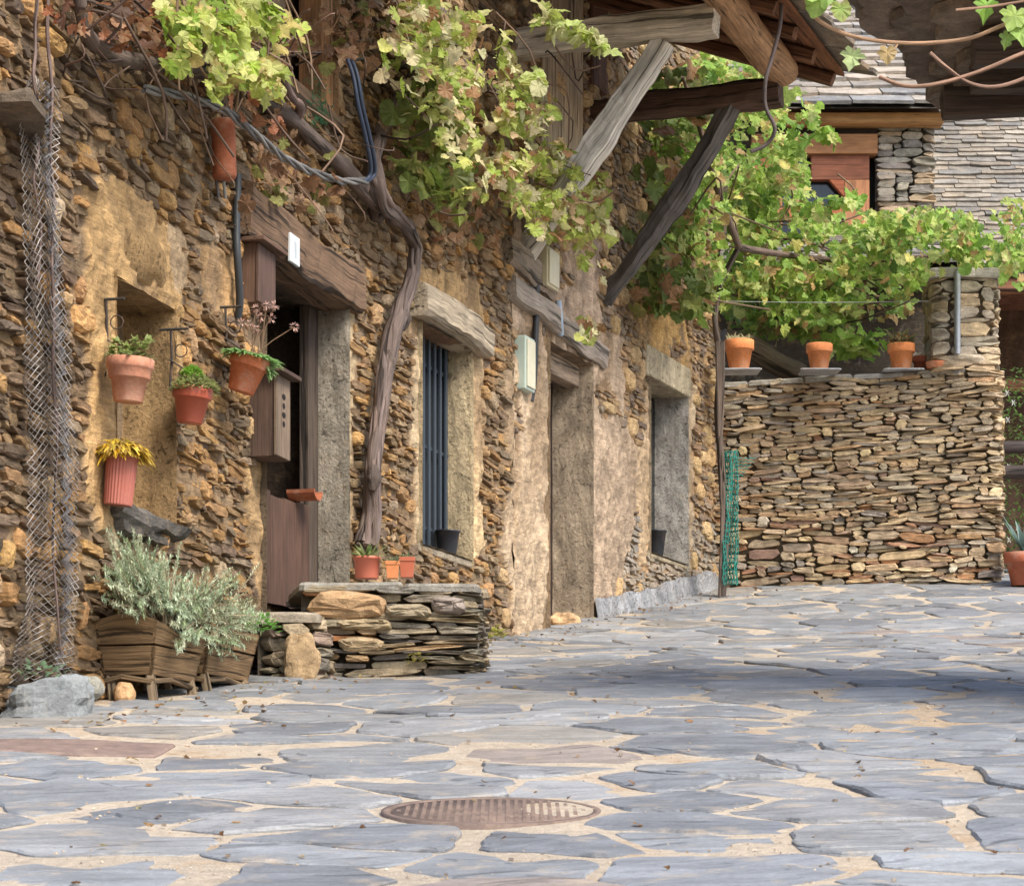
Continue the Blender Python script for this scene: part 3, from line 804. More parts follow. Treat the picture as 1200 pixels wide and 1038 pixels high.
m=MB(); wbox(m,HW,u0-.05,u1+.05,a-.04,a-.004,-.2,.035,(.35,.29,.2),3); m.build('sill',M_plast,h2,bevel=.01)
# cement skirting along the foot
m=MB(); ug0=HW.at(689);ug1=HW.at(838)
vs=[];cs=[];n1,n2=60,5
for i in range(n1+1):
    u=lerp(ug0,ug1,i/n1);w_=HW.W(u,0);g=Hraw(w_.x,w_.y)
    for j in range(n2+1):
        t=j/n2;h=g-.05+t*(.21+.05*mnoise.noise(V((u*3,0,4)))); d=.088-.035*t+.006*mnoise.noise(V((u*9,h*9,1)))
        vs.append(HW.W(u,h,d)); cs.append(cm((.30,.305,.318),1+.2*mnoise.noise(V((u*4,h*12,1)))))
m.add(vs,[(i*(n2+1)+j,(i+1)*(n2+1)+j,(i+1)*(n2+1)+j+1,i*(n2+1)+j+1) for i in range(n1) for j in range(n2)],cs); m.build('skirting',M_plast,h2)
# timber post on upper wall
m=MB(); p=HW.SP(652,50,.02);q=HW.SP(656,212,.02)
wbox(m,HW,HW.at(628),HW.at(676),q.z,6.4,-.05,.05,(.36,.28,.19)); m.build('timber_post',M_wood,h2,bevel=.012)
m=MB(); wbox(m,HW,HW.at(686),HW.at(704),HW.SP(695,106).z,6.4,-.05,.06,(.12,.06,.04)); m.build('timber_post',M_wood,h2,bevel=.012)
# cantilever brackets
uA=HW.at(606);uB=HW.at(692)
nA=HW.nrm(uA);nB=HW.nrm(uB)
def ray_at(root_u,px,py,lo=.3,hi=3.0):
    """point straight out from the wall at root_u that stands at photo column px"""
    for _ in range(50):
        md=.5*(lo+hi);p=HW.W(root_u,0,md)
        if PX0+F*p.x/p.y<px: lo=md
        else: hi=md
    p=HW.W(root_u,0,md); p.z=(PY0-py)*p.y/F; return p
tipA=ray_at(uA,840,26);rootA=HW.W(uA,(PY0-36)*HW.W(uA,0).y/F,-.25); rootA.z=tipA.z-.02
tipB=ray_at(uB,915,108);rootB=HW.W(uB,0,-.25);rootB.z=tipB.z+.0
m=MB(); beam(m,rootA,tipA,.17,.20,(.50,.425,.335),rough=.02,ch=.14,seg=22,taper=.92,bow=.02); m.build('cantilever_beam',M_wood,h2)  # pale colour carries the sunlight on the near beam
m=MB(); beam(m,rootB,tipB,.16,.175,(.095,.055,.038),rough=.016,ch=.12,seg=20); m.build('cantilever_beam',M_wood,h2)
m=MB(); beam(m,ray_at(uA,778,48)+V((0,0,.0)),HW.SP(604,312,-.05),.13,.155,(.54,.495,.43),rough=.02,ch=.12,seg=22); m.build('strut',M_wood,h2)  # sunlit look put into the near strut's paler colour
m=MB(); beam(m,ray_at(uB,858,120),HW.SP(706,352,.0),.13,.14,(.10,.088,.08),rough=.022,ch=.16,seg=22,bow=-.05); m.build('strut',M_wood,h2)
# purlin log on beam tips
dAB=(tipB-tipA); 
pa=tipA+V((0,0,.19))-dAB*.45+nA*.02;pb=tipB+V((0,0,.16))+dAB*.04+nA*.0
m=MB(); tube(m,[lerp(pa,pb,t)+V((0,0,.012*math.sin(t*7))) for t in [i/10 for i in range(11)]],[.125+.01*math.sin(i*1.7) for i in range(11)],(.33,.19,.10),14,.06); m.build('purlin_log',M_wood,h2)
# second log lying along wall above beams
# eave roof: boards beneath, slates over, sloping up to the wall
eo=.45
def eave(u,dist,dz=0.0):
    """point of the eave underside: dist out from the wall"""
    base=pa.z+.11
    return HW.W(u,base+ (1.42-dist)*.36+dz,dist)
ue0=HW.at(520);ue1=uB+.55
m=MB(); nb=10
for k in range(nb):
    d0=lerp(-.05,1.80,k/nb);d1=lerp(-.05,1.80,(k+1)/nb)-.012
    cs=[eave(ue0,d0),eave(ue1,d0),eave(ue1,d1),eave(ue0,d1)]; up=[c+V((0,0,.03)) for c in cs]
    gr=[(ue0,d0,k),(ue1,d0,k),(ue1,d1,k),(ue0,d1,k)]*2
    m.add(cs+up,[(0,1,2,3),(4,7,6,5),(0,4,5,1),(1,5,6,2),(2,6,7,3),(3,7,4,0)],cm((.25,.105,.05),U(.75,1.2)),gr)
rb=m.build('eave_boards',M_wood,h2)
m=MB()
for k in range(7):
    u=lerp(ue0+.1,ue1-.06,k/6); beam(m,eave(u,-.05,-.05),eave(u,1.72,-.05),.09,.09,(.17,.08,.042),rough=.01,seg=6)
m.build('rafters',M_wood,h2)
def slate_field(mb,fn,nu,nv,lu,lv,th,pal,ov=.45,jit=.3,seed=3,thick_eave=True):
    """rows of overlapping slates on a roof plane; fn(u,v)->(point); v grows up the slope"""
    q=random.Random(seed)
    for r in range(nv):
        v0=r*lv; u=-q.uniform(0,lu)
        while u<nu:
            w=lu*q.uniform(.6,1.5); l=lv*(1+ov)*q.uniform(.92,1.15)
            c=cm(q.choice(pal),q.uniform(.8,1.2)); vj=q.uniform(-.16,.1)*lv
            lift=th*q.uniform(1.0,1.7); tl=q.uniform(-.3,.3)*th
            pts=[(u+.01*lu,v0+vj+q.uniform(-.1,.12)*lv),(u+w*.3,v0+vj-q.uniform(0,.16)*lv),(u+w*.68,v0+vj-q.uniform(0,.16)*lv),(u+w*.985,v0+vj+q.uniform(-.1,.12)*lv),(u+w*.99,v0+l),(u,v0+l)]
            o_,n_=fn(0,0),None
            bot=[];top=[]
            for (a,b) in pts:
                f_=(b-v0)/l
                base,nrm_=fn(max(min(a,nu),0),b)
                z0=lerp(lift,.001,max(0,min(1,f_)))
                bot.append(base+nrm_*(z0)); top.append(base+nrm_*(z0+th+tl*(a-u)/w))
            n=6
            fs=[tuple(range(n)),tuple(range(2*n-1,n-1,-1))]+[(i,n+i,n+(i+1)%n,(i+1)%n) for i in range(n)]
            fs=[tuple(reversed(f)) for f in fs]
            mb.add(bot+top,fs,c)
            u+=w
pal_roof=[(.27,.255,.245),(.31,.295,.28),(.235,.235,.245),(.34,.30,.26),(.29,.26,.225),(.22,.22,.23)]
def fe(u,v):
    d=1.95-v*.94
    p=eave(min(ue0+u,ue1+.12),d,.045); return p,V((nA.x*.34,nA.y*.34,.94)).normalized()
m=MB(); slate_field(m,fe,(ue1-ue0)+.1,9,.34,.22,.028,[(.19,.15,.115),(.22,.18,.14),(.15,.125,.10),(.25,.19,.13)],seed=9)
m.build('eave_slates',M_roof,h2)

# ------------------------------------------------------------------ terrace wall + pier
TWL=P(836,690,Yend-.12); TWR=P(1160,681,21.2)
tp=[(lerp(TWL.x,TWR.x,i/60),lerp(TWL.y,TWR.y,i/60)) for i in range(61)]
# rounded end then back
ex,ey=tp[-1]
for k in range(1,7):
    a=k/6*math.pi/2; tp.append((ex+.10*math.sin(a),ey+.10*(1-math.cos(a))))
for k in range(1,30): tp.append((ex+.10,ey+.10+k*.06))
TW=Path(tp)
ttop=(PY0-436)*21.4/F
tw=thing('terrace_wall',V((TWL.x+1.2,21.5,2.2)),'dry stone terrace wall of thin tan slates carrying flower pots','wall')
palT=[(.42,.315,.19),(.36,.275,.18),(.46,.335,.195),(.29,.24,.18),(.41,.275,.155),(.50,.38,.24),(.25,.215,.175),(.37,.30,.215),(.33,.23,.15)]
def specT(u,h):
    r=rnd.random(); z=(ttop-h)/1.85
    c=cj(rnd.choice(palT),.17)
    if rnd.random()<max(.03,.75*(z-.45)): c=cj(rnd.choice([(.38,.20,.10),(.32,.18,.105),(.39,.24,.125),(.27,.17,.125)]),.15)
    if u>1.6 and z<.7: c=cmix(c,(.38,.30,.19),.4)
    if r<.018: return dict(w=U(.07,.13),h=U(.055,.09),prot=U(.03,.05),col=cj(rnd.choice([(.55,.42,.24),(.58,.51,.40),(.52,.37,.19)]),.08),p=2.8,rot=U(-.1,.1))
    if r<.22: return dict(w=U(.07,.14),h=U(.025,.06),prot=U(.01,.05),col=c,p=3,rot=U(-.3,.3))
    big = z>.75 and r>.8
    return dict(w=U(.10,.36) if not big else U(.22,.46),h=U(.015,.045) if not big else U(.05,.085),prot=U(.010,.05),col=c,p=3,rot=U(-.13,.13))
m=MB()
def tfoot(u): 
    w=TW.W(u,0); return Hraw(w.x,w.y)-.08
# dark backing
for k in range(40):
    a=TW.L*k/40;b=TW.L*(k+1)/40
    m.add([TW.W(a,1.9,-.035),TW.W(b,1.9,-.035),TW.W(b,ttop-.03,-.035),TW.W(a,ttop-.03,-.035)],[(0,1,2,3)],(.15,.118,.078))
masonry(m,TW,0.0,TW.L-.05,tfoot,lambda u:ttop-.045,lambda *a:False,specT,11,.10,-.004)
m.build('stone_face',M_dry,tw)
# coping flags
m=MB(); u=0
while u<2.05:
    w=U(.28,.5); c=[(u,-.42),(u+w,-.42),(u+w-.01,.035+U(-.02,.03)),(u,.035+U(-.02,.03))]
    poly=[(TW.W(min(a,2.34),0,b).x,TW.W(min(a,2.34),0,b).y) for a,b in c]
    slab(m,rough_poly(poly,.09,.016,u*3,.1),ttop-.045,ttop+U(-.004,.008),cj((.33,.31,.27),.15),.008,.012); u+=w+.004
m.build('coping',M_dry,tw)
# terrace ground
m=MB(); slab(m,[(TWL.x-.4,TWL.y+.3),(TWR.x-.02,TWR.y+.35),(TWR.x-.02,27.5),(TWL.x-1.5,27.5)],2.2,ttop-.06,(.20,.16,.11),.0,.01); o=m.build('terrace_ground',M_sand); structure(o)
# pier above the wall at its right end
px0,px1=1096,1169
Yp=21.25; X0=(px0-600)*Yp/F;X1=(px1-600)*Yp/F; ptop=(PY0-322)*Yp/F
def rect_path(x0,x1,y0,y1,r=.04,step=.05):
    """closed-ish path around front, right side; starts at the left back"""
    pts=[]
    def seg(a,b):
        L=math.hypot(b[0]-a[0],b[1]-a[1]);k=max(2,int(L/step))
        for i in range(k): pts.append((lerp(a[0],b[0],i/k),lerp(a[1],b[1],i/k)))
    seg((x0,y1),(x0,y0+r)); seg((x0+r*.3,y0+r*.3),(x0+r,y0)); seg((x0+r,y0),(x1-r,y0)); seg((x1-r*.3,y0+r*.3),(x1,y0+r)); seg((x1,y0+r),(x1,y1)); pts.append((x1,y1)); return Path(pts)
PP=rect_path(X0,X1,Yp,Yp+.5)
pier=thing('stone_pier',V((.5*(X0+X1),Yp+.25,ttop)),'square stone pier standing on the end of the terrace wall','pier')
m=MB()
for k in range(24):
    a=PP.L*k/24;b=PP.L*(k+1)/24
    m.add([PP.W(a,ttop-.05,-.03),PP.W(b,ttop-.05,-.03),PP.W(b,ptop,-.03),PP.W(a,ptop,-.03)],[(0,1,2,3)],(.17,.13,.085))
def specP(u,h):
    c=cj(rnd.choice([(.33,.28,.21),(.38,.29,.19),(.28,.25,.2),(.40,.31,.2)]),.15)
    return dict(w=U(.22,.5),h=U(.03,.12),prot=U(.012,.04),col=c,p=3.2)
masonry(m,PP,0.02,PP.L-.02,lambda u:ttop-.02,lambda u:ptop-.02,lambda *a:False,specP,17,.01,-.002)
slab(m,rough_poly([(X0-.05,Yp-.06),(X1+.06,Yp-.06),(X1+.06,Yp+.5),(X0-.05,Yp+.5)],.1,.02,3,.1),ptop-.03,ptop+.05,(.36,.33,.28))
m.build('pier_stones',M_dry,pier)
m=MB(); ps=P(1122,318,Yp-.07);pe=P(1122,415,Yp-.07); tube(m,[ps,pe],.027,(.32,.34,.36),10)
o=m.build('metal_post',M_metal); tag(o,'slim grey metal post in front of the stone pier','post')
m=MB(); tube(m,[P(845,353,21.2)]+[P(845+i*27,353+math.sin(i/9*3.14)*1.5,21.25) for i in range(1,10)],.003,(.25,.25,.24),5); o=m.build('clothes_line',M_metal); tag(o,'thin wire line stretched above the terrace pots','wire')

# ------------------------------------------------------------------ back house
YB=26.5
bh=thing('slate_house',P(1000,560,YB),'house with slate roof and reddish wooden window above the vine','house')
def bx(px): return (px-600)*YB/F
def bz(py): return (PY0-py)*YB/F
BW=Path([(lerp(bx(800),bx(1090),i/60),YB) for i in range(61)]+[(bx(1090)+.02,YB+.03*k) for k in range(1,60)])
m=MB()
bu=lambda px:(px-800)*YB/F
def skB(a,b,c,d): return (a<bu(1026) and b>bu(880) and d>bz(300) and c<bz(152)) or (d<bz(328) and a<bu(1088) and b>bu(830))
for (a,b,c,e) in ((800,1090,430+200,328),(800,880,330,120),(1026,1090,330,120)):  # widest sheet: porch shade put into a near-black wall colour
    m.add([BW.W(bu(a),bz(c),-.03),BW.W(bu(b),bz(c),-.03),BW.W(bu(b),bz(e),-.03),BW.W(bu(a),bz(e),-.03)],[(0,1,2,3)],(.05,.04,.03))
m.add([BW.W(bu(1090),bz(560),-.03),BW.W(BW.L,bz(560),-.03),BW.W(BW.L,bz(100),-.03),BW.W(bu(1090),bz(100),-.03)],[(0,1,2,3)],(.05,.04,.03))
def specB(u,h):
    return dict(w=U(.18,.5),h=U(.04,.1),prot=U(.015,.06),col=cj(rnd.choice([(.26,.23,.18),(.21,.19,.165),(.32,.24,.16),(.30,.27,.22),(.19,.17,.14)]),.18),p=3.0)
masonry(m,BW,bu(1027),BW.L-.02,lambda u:bz(360),lambda u:bz(141),skB,specB,23,.03,-.002)
m.build('wall',M_dry,bh)
m=MB()   # window joinery
def bbox(m,a,b,c,d,y0,y1,col): 
    x0,x1,z0,z1=bx(a),bx(b),bz(d),bz(c)
    obox(m,((x0+x1)/2,YB+(y0+y1)/2,(z0+z1)/2),((x1-x0)/2,0,0),(0,abs(y1-y0)/2,0),(0,0,(z1-z0)/2),col)
bbox(m,915,1102,139,151,-.22,.0,(.36,.19,.075)); m.build('fascia',M_wood2,bh,bevel=.008)
m=MB(); bbox(m,880,1027,160,183,-.10,.1,(.30,.145,.065)); m.build('lintel',M_wood2,bh,bevel=.008)
m=MB(); bbox(m,950,1018,183.3,212,-.05,.05,(.20,.075,.042)); bbox(m,989,1018,212.3,330,-.055,.05,(.32,.145,.07)); bbox(m,915,988,244,256,-.04,.03,(.34,.11,.05)); bbox(m,880,916,183.5,330,-.055,.05,(.36,.15,.07))
c0=V((bx(989)-.001,YB-.045,bz(212)))
m.add([c0,c0+V((-.16,0,0)),c0+V((0,0,-.18)),c0+V((0,.08,0)),c0+V((-.16,.08,0)),c0+V((0,.08,-.18))],[(0,1,2),(3,5,4),(1,4,5,2)],(.27,.085,.04))
wf=m.build('window_frame',M_wood2,bh,bevel=.006)
m=MB(); bbox(m,885,1014,184,330,.06,.09,(.02,.02,.02)); m.build('pane',mg,wf)
m=MB(); bbox(m,840,1040,100,335,.2,.24,(.02,.018,.015)); bbox(m,880,1100,112,139.5,-.02,.19,(.12,.07,.04)); bbox(m,880,1027,150.5,160.5,-.01,.19,(.03,.02,.015)); m.build('soffit_backing',M_wood2,bh)  # dark sheets close the gaps, their shade put into the colour
# roof
re_l,re_r=bx(760),bx(1116); pr=9.0
def fr(u,v):
    t=v; y=YB-.38+t*.86; z=bz(139)+t*.50
    return V((re_l+u,y,z)),V((0,-.5,.86))
m=MB(); slate_field(m,fr,re_r-re_l,20,.44,.31,.036,[(.25,.235,.215),(.29,.26,.225),(.215,.21,.205),(.31,.265,.215),(.24,.215,.185)],seed=5)
m.add([fr(0,-.02)[0],fr(re_r-re_l,-.02)[0],fr(re_r-re_l,6.2)[0],fr(0,6.2)[0]],[(0,1,2,3)],(.08,.07,.06))
m.build('roof',M_roof,bh)
# porch below: open store, its shade put into near-black walls; slate porch roof over
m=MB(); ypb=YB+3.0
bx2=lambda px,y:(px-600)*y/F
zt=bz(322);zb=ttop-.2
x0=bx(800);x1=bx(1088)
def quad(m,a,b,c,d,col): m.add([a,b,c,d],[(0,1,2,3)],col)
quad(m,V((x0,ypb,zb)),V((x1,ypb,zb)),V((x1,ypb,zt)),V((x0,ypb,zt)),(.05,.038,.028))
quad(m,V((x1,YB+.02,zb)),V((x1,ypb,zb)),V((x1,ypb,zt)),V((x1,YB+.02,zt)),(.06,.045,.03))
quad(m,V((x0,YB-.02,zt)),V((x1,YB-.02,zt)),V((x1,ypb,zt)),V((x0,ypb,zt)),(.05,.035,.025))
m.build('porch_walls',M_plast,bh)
m=MB()
def fp(u,v): return V((x0+u,24.85+v*.93,5.70+v*.36)),V((0,-.36,.93))
slate_field(m,fp,x1-x0+.2,8,.40,.24,.03,[(.25,.23,.2),(.21,.2,.185),(.28,.25,.21)],seed=15)
a_,b_=x0,x1+.2
m.add([V((a_,24.84,5.66)),V((b_,24.84,5.66)),V((b_,26.6,6.34)),V((a_,26.6,6.34))],[(0,1,2,3)],(.08,.05,.035))
m.build('porch_roof',M_roof,bh)
m=MB(); beam(m,V((x0,YB-.12,bz(334))),V((x1+.1,YB-.12,bz(330))),.16,.15,(.13,.075,.045)); m.build('porch_beam',M_wood,bh)
# log leaning in the dark behind terrace wall
m=MB(); tube(m,[P(846,398,22.3),P(880,408,22.4),P(905,424,22.5),P(940,440,22.6)],[.10,.11,.10,.09],(.16,.12,.085),12,.1,sub=3); o=m.build('log',M_wood); tag(o,'thick dry log lying behind the terrace pots','log')

# steep slate roof further back on the right
sr_=thing('slate_roofed_barn',P(1160,400,29),'barn with steep roof of thin pale slates beyond the pier','barn')
YR=27.2
def fs2(u,v):
    y=YR+v*.62; z=(PY0-318)*YR/F+v*.785
    return V(((1070-600)*YR/F+u,y,z)),V((0,-.785,.62))
m=MB(); Wd=3.6
slate_field(m,fs2,Wd,40,.32,.08,.026,[(.245,.222,.19),(.215,.20,.18),(.27,.24,.20),(.18,.172,.16),(.25,.215,.175)],ov=.8,seed=8)
m.add([fs2(0,-.05)[0],fs2(Wd,-.05)[0],fs2(Wd,3.3)[0],fs2(0,3.3)[0]],[(0,1,2,3)],(.07,.06,.05)); m.build('roof',M_roof,sr_)
m=MB(); a_=(1100-600)*YR/F
zr=(PY0-322)*YR/F
for (xa,xb) in ((a_,a_+4),):
    quad(m,V((xa,YR+1.8,2)),V((xb,YR+1.8,2)),V((xb,YR+1.8,zr+1)),V((xa,YR+1.8,zr+1)),(.10,.06,.04))
    quad(m,V((xa,YR,zr)),V((xb,YR,zr)),V((xb,YR+1.8,zr)),V((xa,YR+1.8,zr)),(.16,.07,.045))
m.build('wall',M_plast,sr_)
m=MB(); beam(m,V((a_-.2,YR+.1,zr-.1)),V((a_+3,YR+.1,zr-.1)),.16,.16,(.2,.09,.05)); beam(m,V((a_+.3,YR+.9,zr-1.0)),V((a_+3,YR+.9,zr-1.05)),.1,.12,(.22,.09,.05)); m.build('eave_beam',M_wood,sr_)
# railing, hedge, pot on the far right
rl=thing('rail_fence',P(1210,560,22.6),'dark round log rails beside the flowering hedge','fence')
m=MB()
for (ya,r) in ((524,.055),(553,.06)): 
    tube(m,[P(1150,ya,22.6),P(1200,ya,22.6),P(1300,ya+1,22.7)],r,(.055,.042,.04),12,.05)
m.build('rail',M_wood,rl)
m=MB(); tube(m,[P(1226,700,22.7),P(1226,480,22.7)],.06,(.055,.042,.04),12,.05); m.build('post',M_wood,rl)

# ------------------------------------------------------------------ house on the right: only its eave reaches the picture
rh=thing('slate_eave_house',V((4.2,11,.4)),'house whose dark overhanging slate eave reaches over the street','house')
m=MB()
q=[(2.8,9.9),(2.8,11.0),(7,11.0),(7,9.9)]
for i in range(4):
    a=q[i];b=q[(i+1)%4]; m.add([V((a[0],a[1],-1)),V((b[0],b[1],-1)),V((b[0],b[1],3.3)),V((a[0],a[1],3.3))],[(0,1,2,3)],(.22,.16,.1))
RW=Path([(2.79,lerp(11.0,9.9,i/30)) for i in range(31)]+[(lerp(2.82,4.6,i/30),9.89) for i in range(31)])
masonry(m,RW,0.02,RW.L-.02,lambda u:Hraw(RW.W(u,0).x,RW.W(u,0).y)-.05,lambda u:3.24,lambda *a:False,spec2,41,.04,.004)
m.build('wall',M_rock,rh)
m=MB()
def so(px,py,h): Y=h*F/(PY0-py); return ((px-600)*Y/F,Y)
lay=[(3.28,[(1100,129),(1096,104),(1132,70),(1180,20),(1240,20),(1290,128)],.06,(.15,.11,.078)),
     (3.335,[(1130,135),(1104,122),(1086,66),(1120,10),(1300,-60),(1330,134)],.055,(.19,.14,.10)),
     (3.385,[(1101,118),(1046,58),(1052,34),(1070,-45),(1330,-50),(1350,120)],.055,(.14,.105,.08)),
     (3.435,[(1097,104),(1030,46),(1012,18),(1012,-20),(1040,-55),(1400,-60),(1400,118)],.06,(.20,.15,.11)),
     (3.49,[(1094,100),(1050,52),(1004,20),(994,-24),(1020,-60),(1450,-65),(1450,110)],.06,(.15,.12,.09)),
     (3.545,[(1088,90),(1034,36),(1000,4),(988,-40),(1000,-70),(1500,-75),(1500,100)],.07,(.18,.145,.115))]
for h,pp,t,c in lay:
    pol=[so(a,b,h) for a,b in pp]
    slab(m,rough_poly(pol,.07,.075,h*37,.06),h,h+t,c,.03,.012)
m.build('eave_slabs',M_dry,rh)
m=MB()
for k in range(4):
    y=11.0-k*.36; beam(m,V((1.85+.06*(k%2),y,3.22)),V((3.0,y,3.26)),.13,.12,(.07,.045,.03),seg=8)
m.build('rafters',M_wood,rh)
m=MB(); slab(m,[(2.7,9.9),(2.7,10.9),(7.1,10.9),(7.1,9.9)],3.6,3.68,(.15,.12,.09)); m.build('roof',M_roof,rh)

# ------------------------------------------------------------------ landing (front steps)
ld=thing('stone_landing',P(450,795,12.8),'low stone landing in front of the brown stable door','steps')
Yl=12.75
lx0=float(np.interp(Yl,Ys,Xs))-.05; lx1=(556-600)*Yl/F
def land_path(x0,x1,y0,ylen,r):
    pts=[]
    k=40
    for i in range(k): pts.append((lerp(x0,x1-r,i/k),y0))
    for i in range(9): a=i/8*math.pi/2; pts.append((x1-r+r*math.sin(a),y0+r*(1-math.cos(a))))
    for i in range(1,40): pts.append((x1-.02*i/39,y0+r+ylen*i/39))
    return Path(pts)
LP=land_path((352-600)*Yl/F,lx1,Yl,1.9,.14)
ltop=(PY0-683)*Yl/F
palL=[(.22,.19,.145),(.28,.23,.155),(.17,.15,.12),(.33,.255,.16),(.25,.205,.14),(.14,.125,.105)]
m=MB()
for k in range(40):
    a=LP.L*k/40;b=LP.L*(k+1)/40
    m.add([LP.W(a,.7,-.05),LP.W(b,.7,-.05),LP.W(b,ltop-.02,-.05),LP.W(a,ltop-.02,-.05)],[(0,1,2,3)],(.085,.07,.05))
def specL(u,h):
    r=rnd.random(); c=cj(rnd.choice(palL),.18)
    if u<.5 and r<.45: c=cj(rnd.choice([(.36,.25,.13),(.40,.28,.15),(.42,.19,.085)]),.12)
    return dict(w=U(.12,.40),h=U(.018,.05),prot=U(.015,.07),col=c,p=3.0,rot=U(-.05,.05))
BIG=[(408,711,96,32,(.42,.27,.145)),(523,710,34,20,(.27,.22,.185)),(370,753,24,12,(.46,.19,.08)),(424,756,52,17,(.40,.30,.18)),(428,733,64,13,(.36,.28,.17)),(478,717,54,16,(.33,.27,.18))]
bigs=[]
for (a,b,w,h_,c) in BIG:
    u=(a-352)/F*Yl; bigs.append((u,(PY0-b)*Yl/F,w*Yl/F,h_*Yl/F,c))
def skL(a,b,c,d):
    for (u,h,w,hh,_) in bigs:
        if abs(.5*(a+b)-u)<w*.40 and abs(.5*(c+d)-h)<hh*.38: return True
    return False
masonry(m,LP,0,LP.L-.05,lambda u:Hraw(LP.W(u,0).x,LP.W(u,0).y)-.05,lambda u:ltop-.04,skL,specL,31,.02,.008)
for (u,h,w,hh,c) in bigs: stone(m,LP,u,h,w,hh*1.08,.085,c,U(-.04,.04),3.4 if hh<.1 else 2.6,n=18)
m.build('stone_face',M_dry,ld)
m=MB(); wl=lambda y:float(np.interp(y,Ys,Xs))
slab(m,rough_poly([((352-600)*Yl/F,Yl-.03),(-.55,Yl-.06),(-.52,Yl+.8),(wl(13.6)-.02,13.6),((352-600)*Yl/F-.06,13.0)],.09,.02,1,.1),ltop-.04,ltop,(.27,.255,.22),.008,.014)
slab(m,rough_poly([(-.54,Yl-.055),(lx1+.03,Yl-.03),(lx1+.02,Yl+.9),(-.51,Yl+.8)],.09,.025,2,.12),ltop-.045,ltop-.006,(.23,.215,.185),.008,.014)
slab(m,rough_poly([(-.52,Yl+.805),(lx1+.02,Yl+.9),(lx1,14.7),(wl(14.7),14.7),(wl(13.6),13.61)],.1,.02,6,.1),ltop-.045,ltop-.002,(.26,.24,.2),.008,.014)
m.build('flagstone',M_dry,ld)
# lower step
st0=(310-600)*12.55/F;st1=(371-600)*12.55/F; stt=(PY0-719)*12.55/F
SPth=Path([(lerp(st0,st1,i/20),12.52+.03*math.sin(i*.4)) for i in range(21)]+[(st1+.02,12.56+.04*k) for k in range(8)])
m=MB()
m.add([SPth.W(0,.7,-.05),SPth.W(SPth.L,.7,-.05),SPth.W(SPth.L,stt-.03,-.05),SPth.W(0,stt-.03,-.05)],[(0,1,2,3)],(.085,.07,.05))
masonry(m,SPth,0,SPth.L-.02,lambda u:.80,lambda u:stt-.05,lambda *a:False,lambda u,h:dict(w=U(.1,.26),h=U(.03,.08),prot=U(.015,.06),col=cj(rnd.choice(palL+[(.30,.22,.17)]),.18),p=3.0),37,.01,.014)
slab(m,rough_poly([(wl(12.5),12.47),(st1+.02,12.47),(st1+.03,12.95),(wl(12.9),12.95)],.09,.02,8,.1),stt-.05,stt,(.27,.23,.175),.008,.014)
m.build('lower_step',M_dry,ld)
# ------------------------------------------------------------------ loose rocks
def rock(name,c,sx,sy,sz,col,label,cat='rock',seed=1,rough=.22,facet=True,group=None,mat=None):
    m=MB(); vs=[];cs=[];n1,n2=34,22
    for j in range(n2+1):
        th=math.pi*j/n2
        for i in range(n1):
            ph=2*math.pi*i/n1
            d=V((math.sin(th)*math.cos(ph),math.sin(th)*math.sin(ph),math.cos(th)))
            # squarish body
            e=V([math.copysign(abs(k)**.85,k) for k in d])
            r=1+rough*mnoise.noise(d*1.6+V((seed,0,0)))*1.5+rough*.4*mnoise.noise(d*5+V((seed,3,0)))+rough*.16*mnoise.noise(d*14+V((seed,7,0)))
            vs.append(V(c)+V((e.x*sx*r,e.y*sy*r,e.z*sz*r*(1+(.45*e.x if 'large grey' in label else 0))))); cs.append(cm(col,1+.25*mnoise.noise(d*3+V((0,seed,0)))))
    fs=[(j*n1+i,j*n1+(i+1)%n1,(j+1)*n1+(i+1)%n1,(j+1)*n1+i)[::-1] for j in range(n2) for i in range(n1)]
    m.add(vs,fs,cs,None,False); o=m.build(name,mat or M_bould); return tag(o,label,cat,group)
Yq=10.15
c=P(55,836,Yq-.1); rock('boulder',c,.20,.16,.125,(.195,.21,.215),'large grey boulder at the foot of the wire netting','boulder',3)
c=P(2,822,Yq+.05); rock('boulder',c,.085,.12,.07,(.25,.265,.27),'smaller grey boulder cut by the picture edge','boulder',8)
c=P(106,806,10.6); rock('stone_block',c,.055,.06,.05,(.27,.26,.22),'square greyish stone block beside the wooden planter','stone',5,.08)
c=P(146,813,10.95); rock('brick_stone',c,.046,.05,.05,(.44,.27,.14),'small orange stone beneath the wooden planter','stone',12,.1)
c=P(353,771,12.40); rock('leaning_stone',c,.085,.04,.12,(.36,.25,.14),'pointed brown stone leaning against the low step','stone',20,.16)
c=P(661,731,HW.W(HW.at(661),0,-.04).y); rock('doorstep_rock',c,.12,.11,.085,(.48,.31,.17),'orange boulder on the threshold of the plastered doorway','boulder',16,.2)
c=P(1134,422,21.3); rock('loose_stone',c,.19,.1,.05,(.44,.37,.28),'pale flat stone on the wall beside the clay saucer','stone',31,.12)
